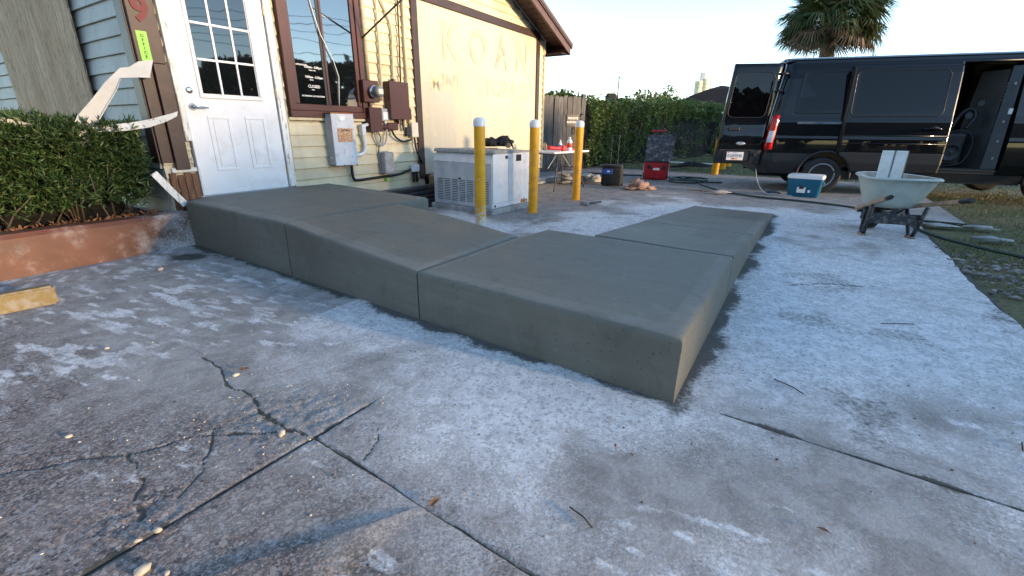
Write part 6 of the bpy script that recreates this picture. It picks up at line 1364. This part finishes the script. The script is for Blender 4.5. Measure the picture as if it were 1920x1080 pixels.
for i, (px_, lab) in enumerate((((-1.72, 1.46, .014), 'flat tan stone on the left slab'), ((-1.345, 1.93, .016), 'pale yellow stone beside a rusty leaf on the left slab'), ((-.905, 1.49, .020), 'pale stone lodged at the crossing of the slab joints'), ((-1.055, 1.03, .016), 'pale stone right of the long slab joint'), ((-1.09, .995, .010), 'small gray stone next to the pale one by the joint'), ((-1.0, .90, .022), 'flat tan stone flake in the lower left slab corner'), ((-.93, .895, .010), 'small tan chip beside the flake in the lower left'), ((-1.02, .80, .012), 'tan stone chip at the bottom left edge'), ((-2.2, 2.2, .012), 'pale pebble on the dark slab near the wheel stop'), ((-2.95, 3.62, .03), 'broken tan rubble lump against the planter curb'))):
    from mathutils import noise as _n
    o = MB().blob((0, 0, 0), (px_[2]*1.2, px_[2]*.8, px_[2]*.5), 1, .35, 2, i).build('stone', 'stone_m'); o.location = (px_[0], px_[1], px_[2]*.35); o.rotation_euler = (0, 0, i*.9); tag(o, lab, 'stone', 'loose stones on the slab')
def leaf(x, y, s_, a, lab, mat_='leaf_brown'):
    b = MB(); V = [(-s_*1.25, 0, .003), (-s_*.8, 0, .002)]; F = []
    for k, (x_, w_) in enumerate(((-.8, .16), (-.4, .42), (.1, .46), (.55, .28), (1., .02))): V += [(x_*s_, w_*s_, .006+.25*s_*w_+.1*s_*(k % 2)), (x_*s_, 0, .003+.12*s_*k/4), (x_*s_, -w_*s_, .004+.35*s_*w_)]
    for k in range(4): a_ = 2+3*k; F += [(a_, a_+1, a_+4, a_+3), (a_+1, a_+2, a_+5, a_+4)]
    F.append((0, 4, 3)); b.quads(V, F); o = b.build('fallen_leaf', mat_); o.location = (x, y, .004); o.rotation_euler = (0, 0, a); tag(o, lab, 'leaf', 'fallen leaves on the slab')
leaf(-.245, 1.145, .022, 1., 'rust brown leaf lying on the slab joint in the foreground'); leaf(.16, 2.2, .025, 2., 'dark leaf in front of the ramp side'); leaf(.38, 2.06, .022, .4, 'dark leaf near the ramp corner in the white dust'); leaf(.95, 1.05, .018, 2.5, 'dry leaf on the slab right of the ramp corner'); leaf(-1.33, 1.98, .025, .3, 'rusty leaf beside a pale stone on the left slab'); leaf(1.95, 1.3, .016, 1.1, 'dark leaf at the right edge of the slab'); leaf(.40, 1.43, .010, 1.3, 'upper of two brown leaf curls in front of the ramp corner'); leaf(.45, 1.38, .010, 2., 'lower of two brown leaf curls in front of the ramp corner')
def twig(pts, lab): o = MB().tube([(x, y, .008) for x, y in pts],   .0026, 5).build('twig', 'twig'); tag(o, lab, 'twig', 'twigs on the slab')
def gnd(p, q): return tuple(pq(p, q).xy)
twig([(1.28, 1.93), (1.33, 1.86), (1.345, 1.80)], 'curved dark twig on the white slab right of the ramp corner'); twig([(2.33, 2.62), (2.44, 2.62), (2.53, 2.61)], 'straight dark twig on the right slab'); twig([(.19, 1.13), (.23, 1.09), (.25, 1.05)], 'dark curved twig in the foreground right of the joint'); twig([(1.68, 1.0), (1.72, .97)], 'short dark twig near the lower right corner'); twig([(1.95, 1.42), (2.0, 1.47)], 'dark twig by the right picture edge of the slab')
for i, (x, y, s_) in enumerate(((5.6, 5.9, .16), (6.0, 5.75, .13), (5.5, 5.1, .14))):
    o = MB().blob((0, 0, 0), (s_*1.3, s_*.5, .03), 2, .4, 2.5, i).build('broken_concrete', 'pad'); o.location = (x, y, -.01); o.rotation_euler = (0, 0, -.5); tag(o, ('pale slab of broken concrete on the lawn edge', 'second flat concrete fragment farther out on the lawn', 'concrete fragment nearest the gravel')[i], 'rubble', 'broken concrete on the lawn')
o = MB().blob((0, 0, .03), (.14, .06, .045), 2, .3, 2, 3, flat=True).build('dropped_shoe', 'blackrub'); o.location = (5.75, 6.75, -.03); o.rotation_euler = (0, 0, -.2); tag(o, 'small black lump on the lawn by the wheelbarrow grip', 'debris')
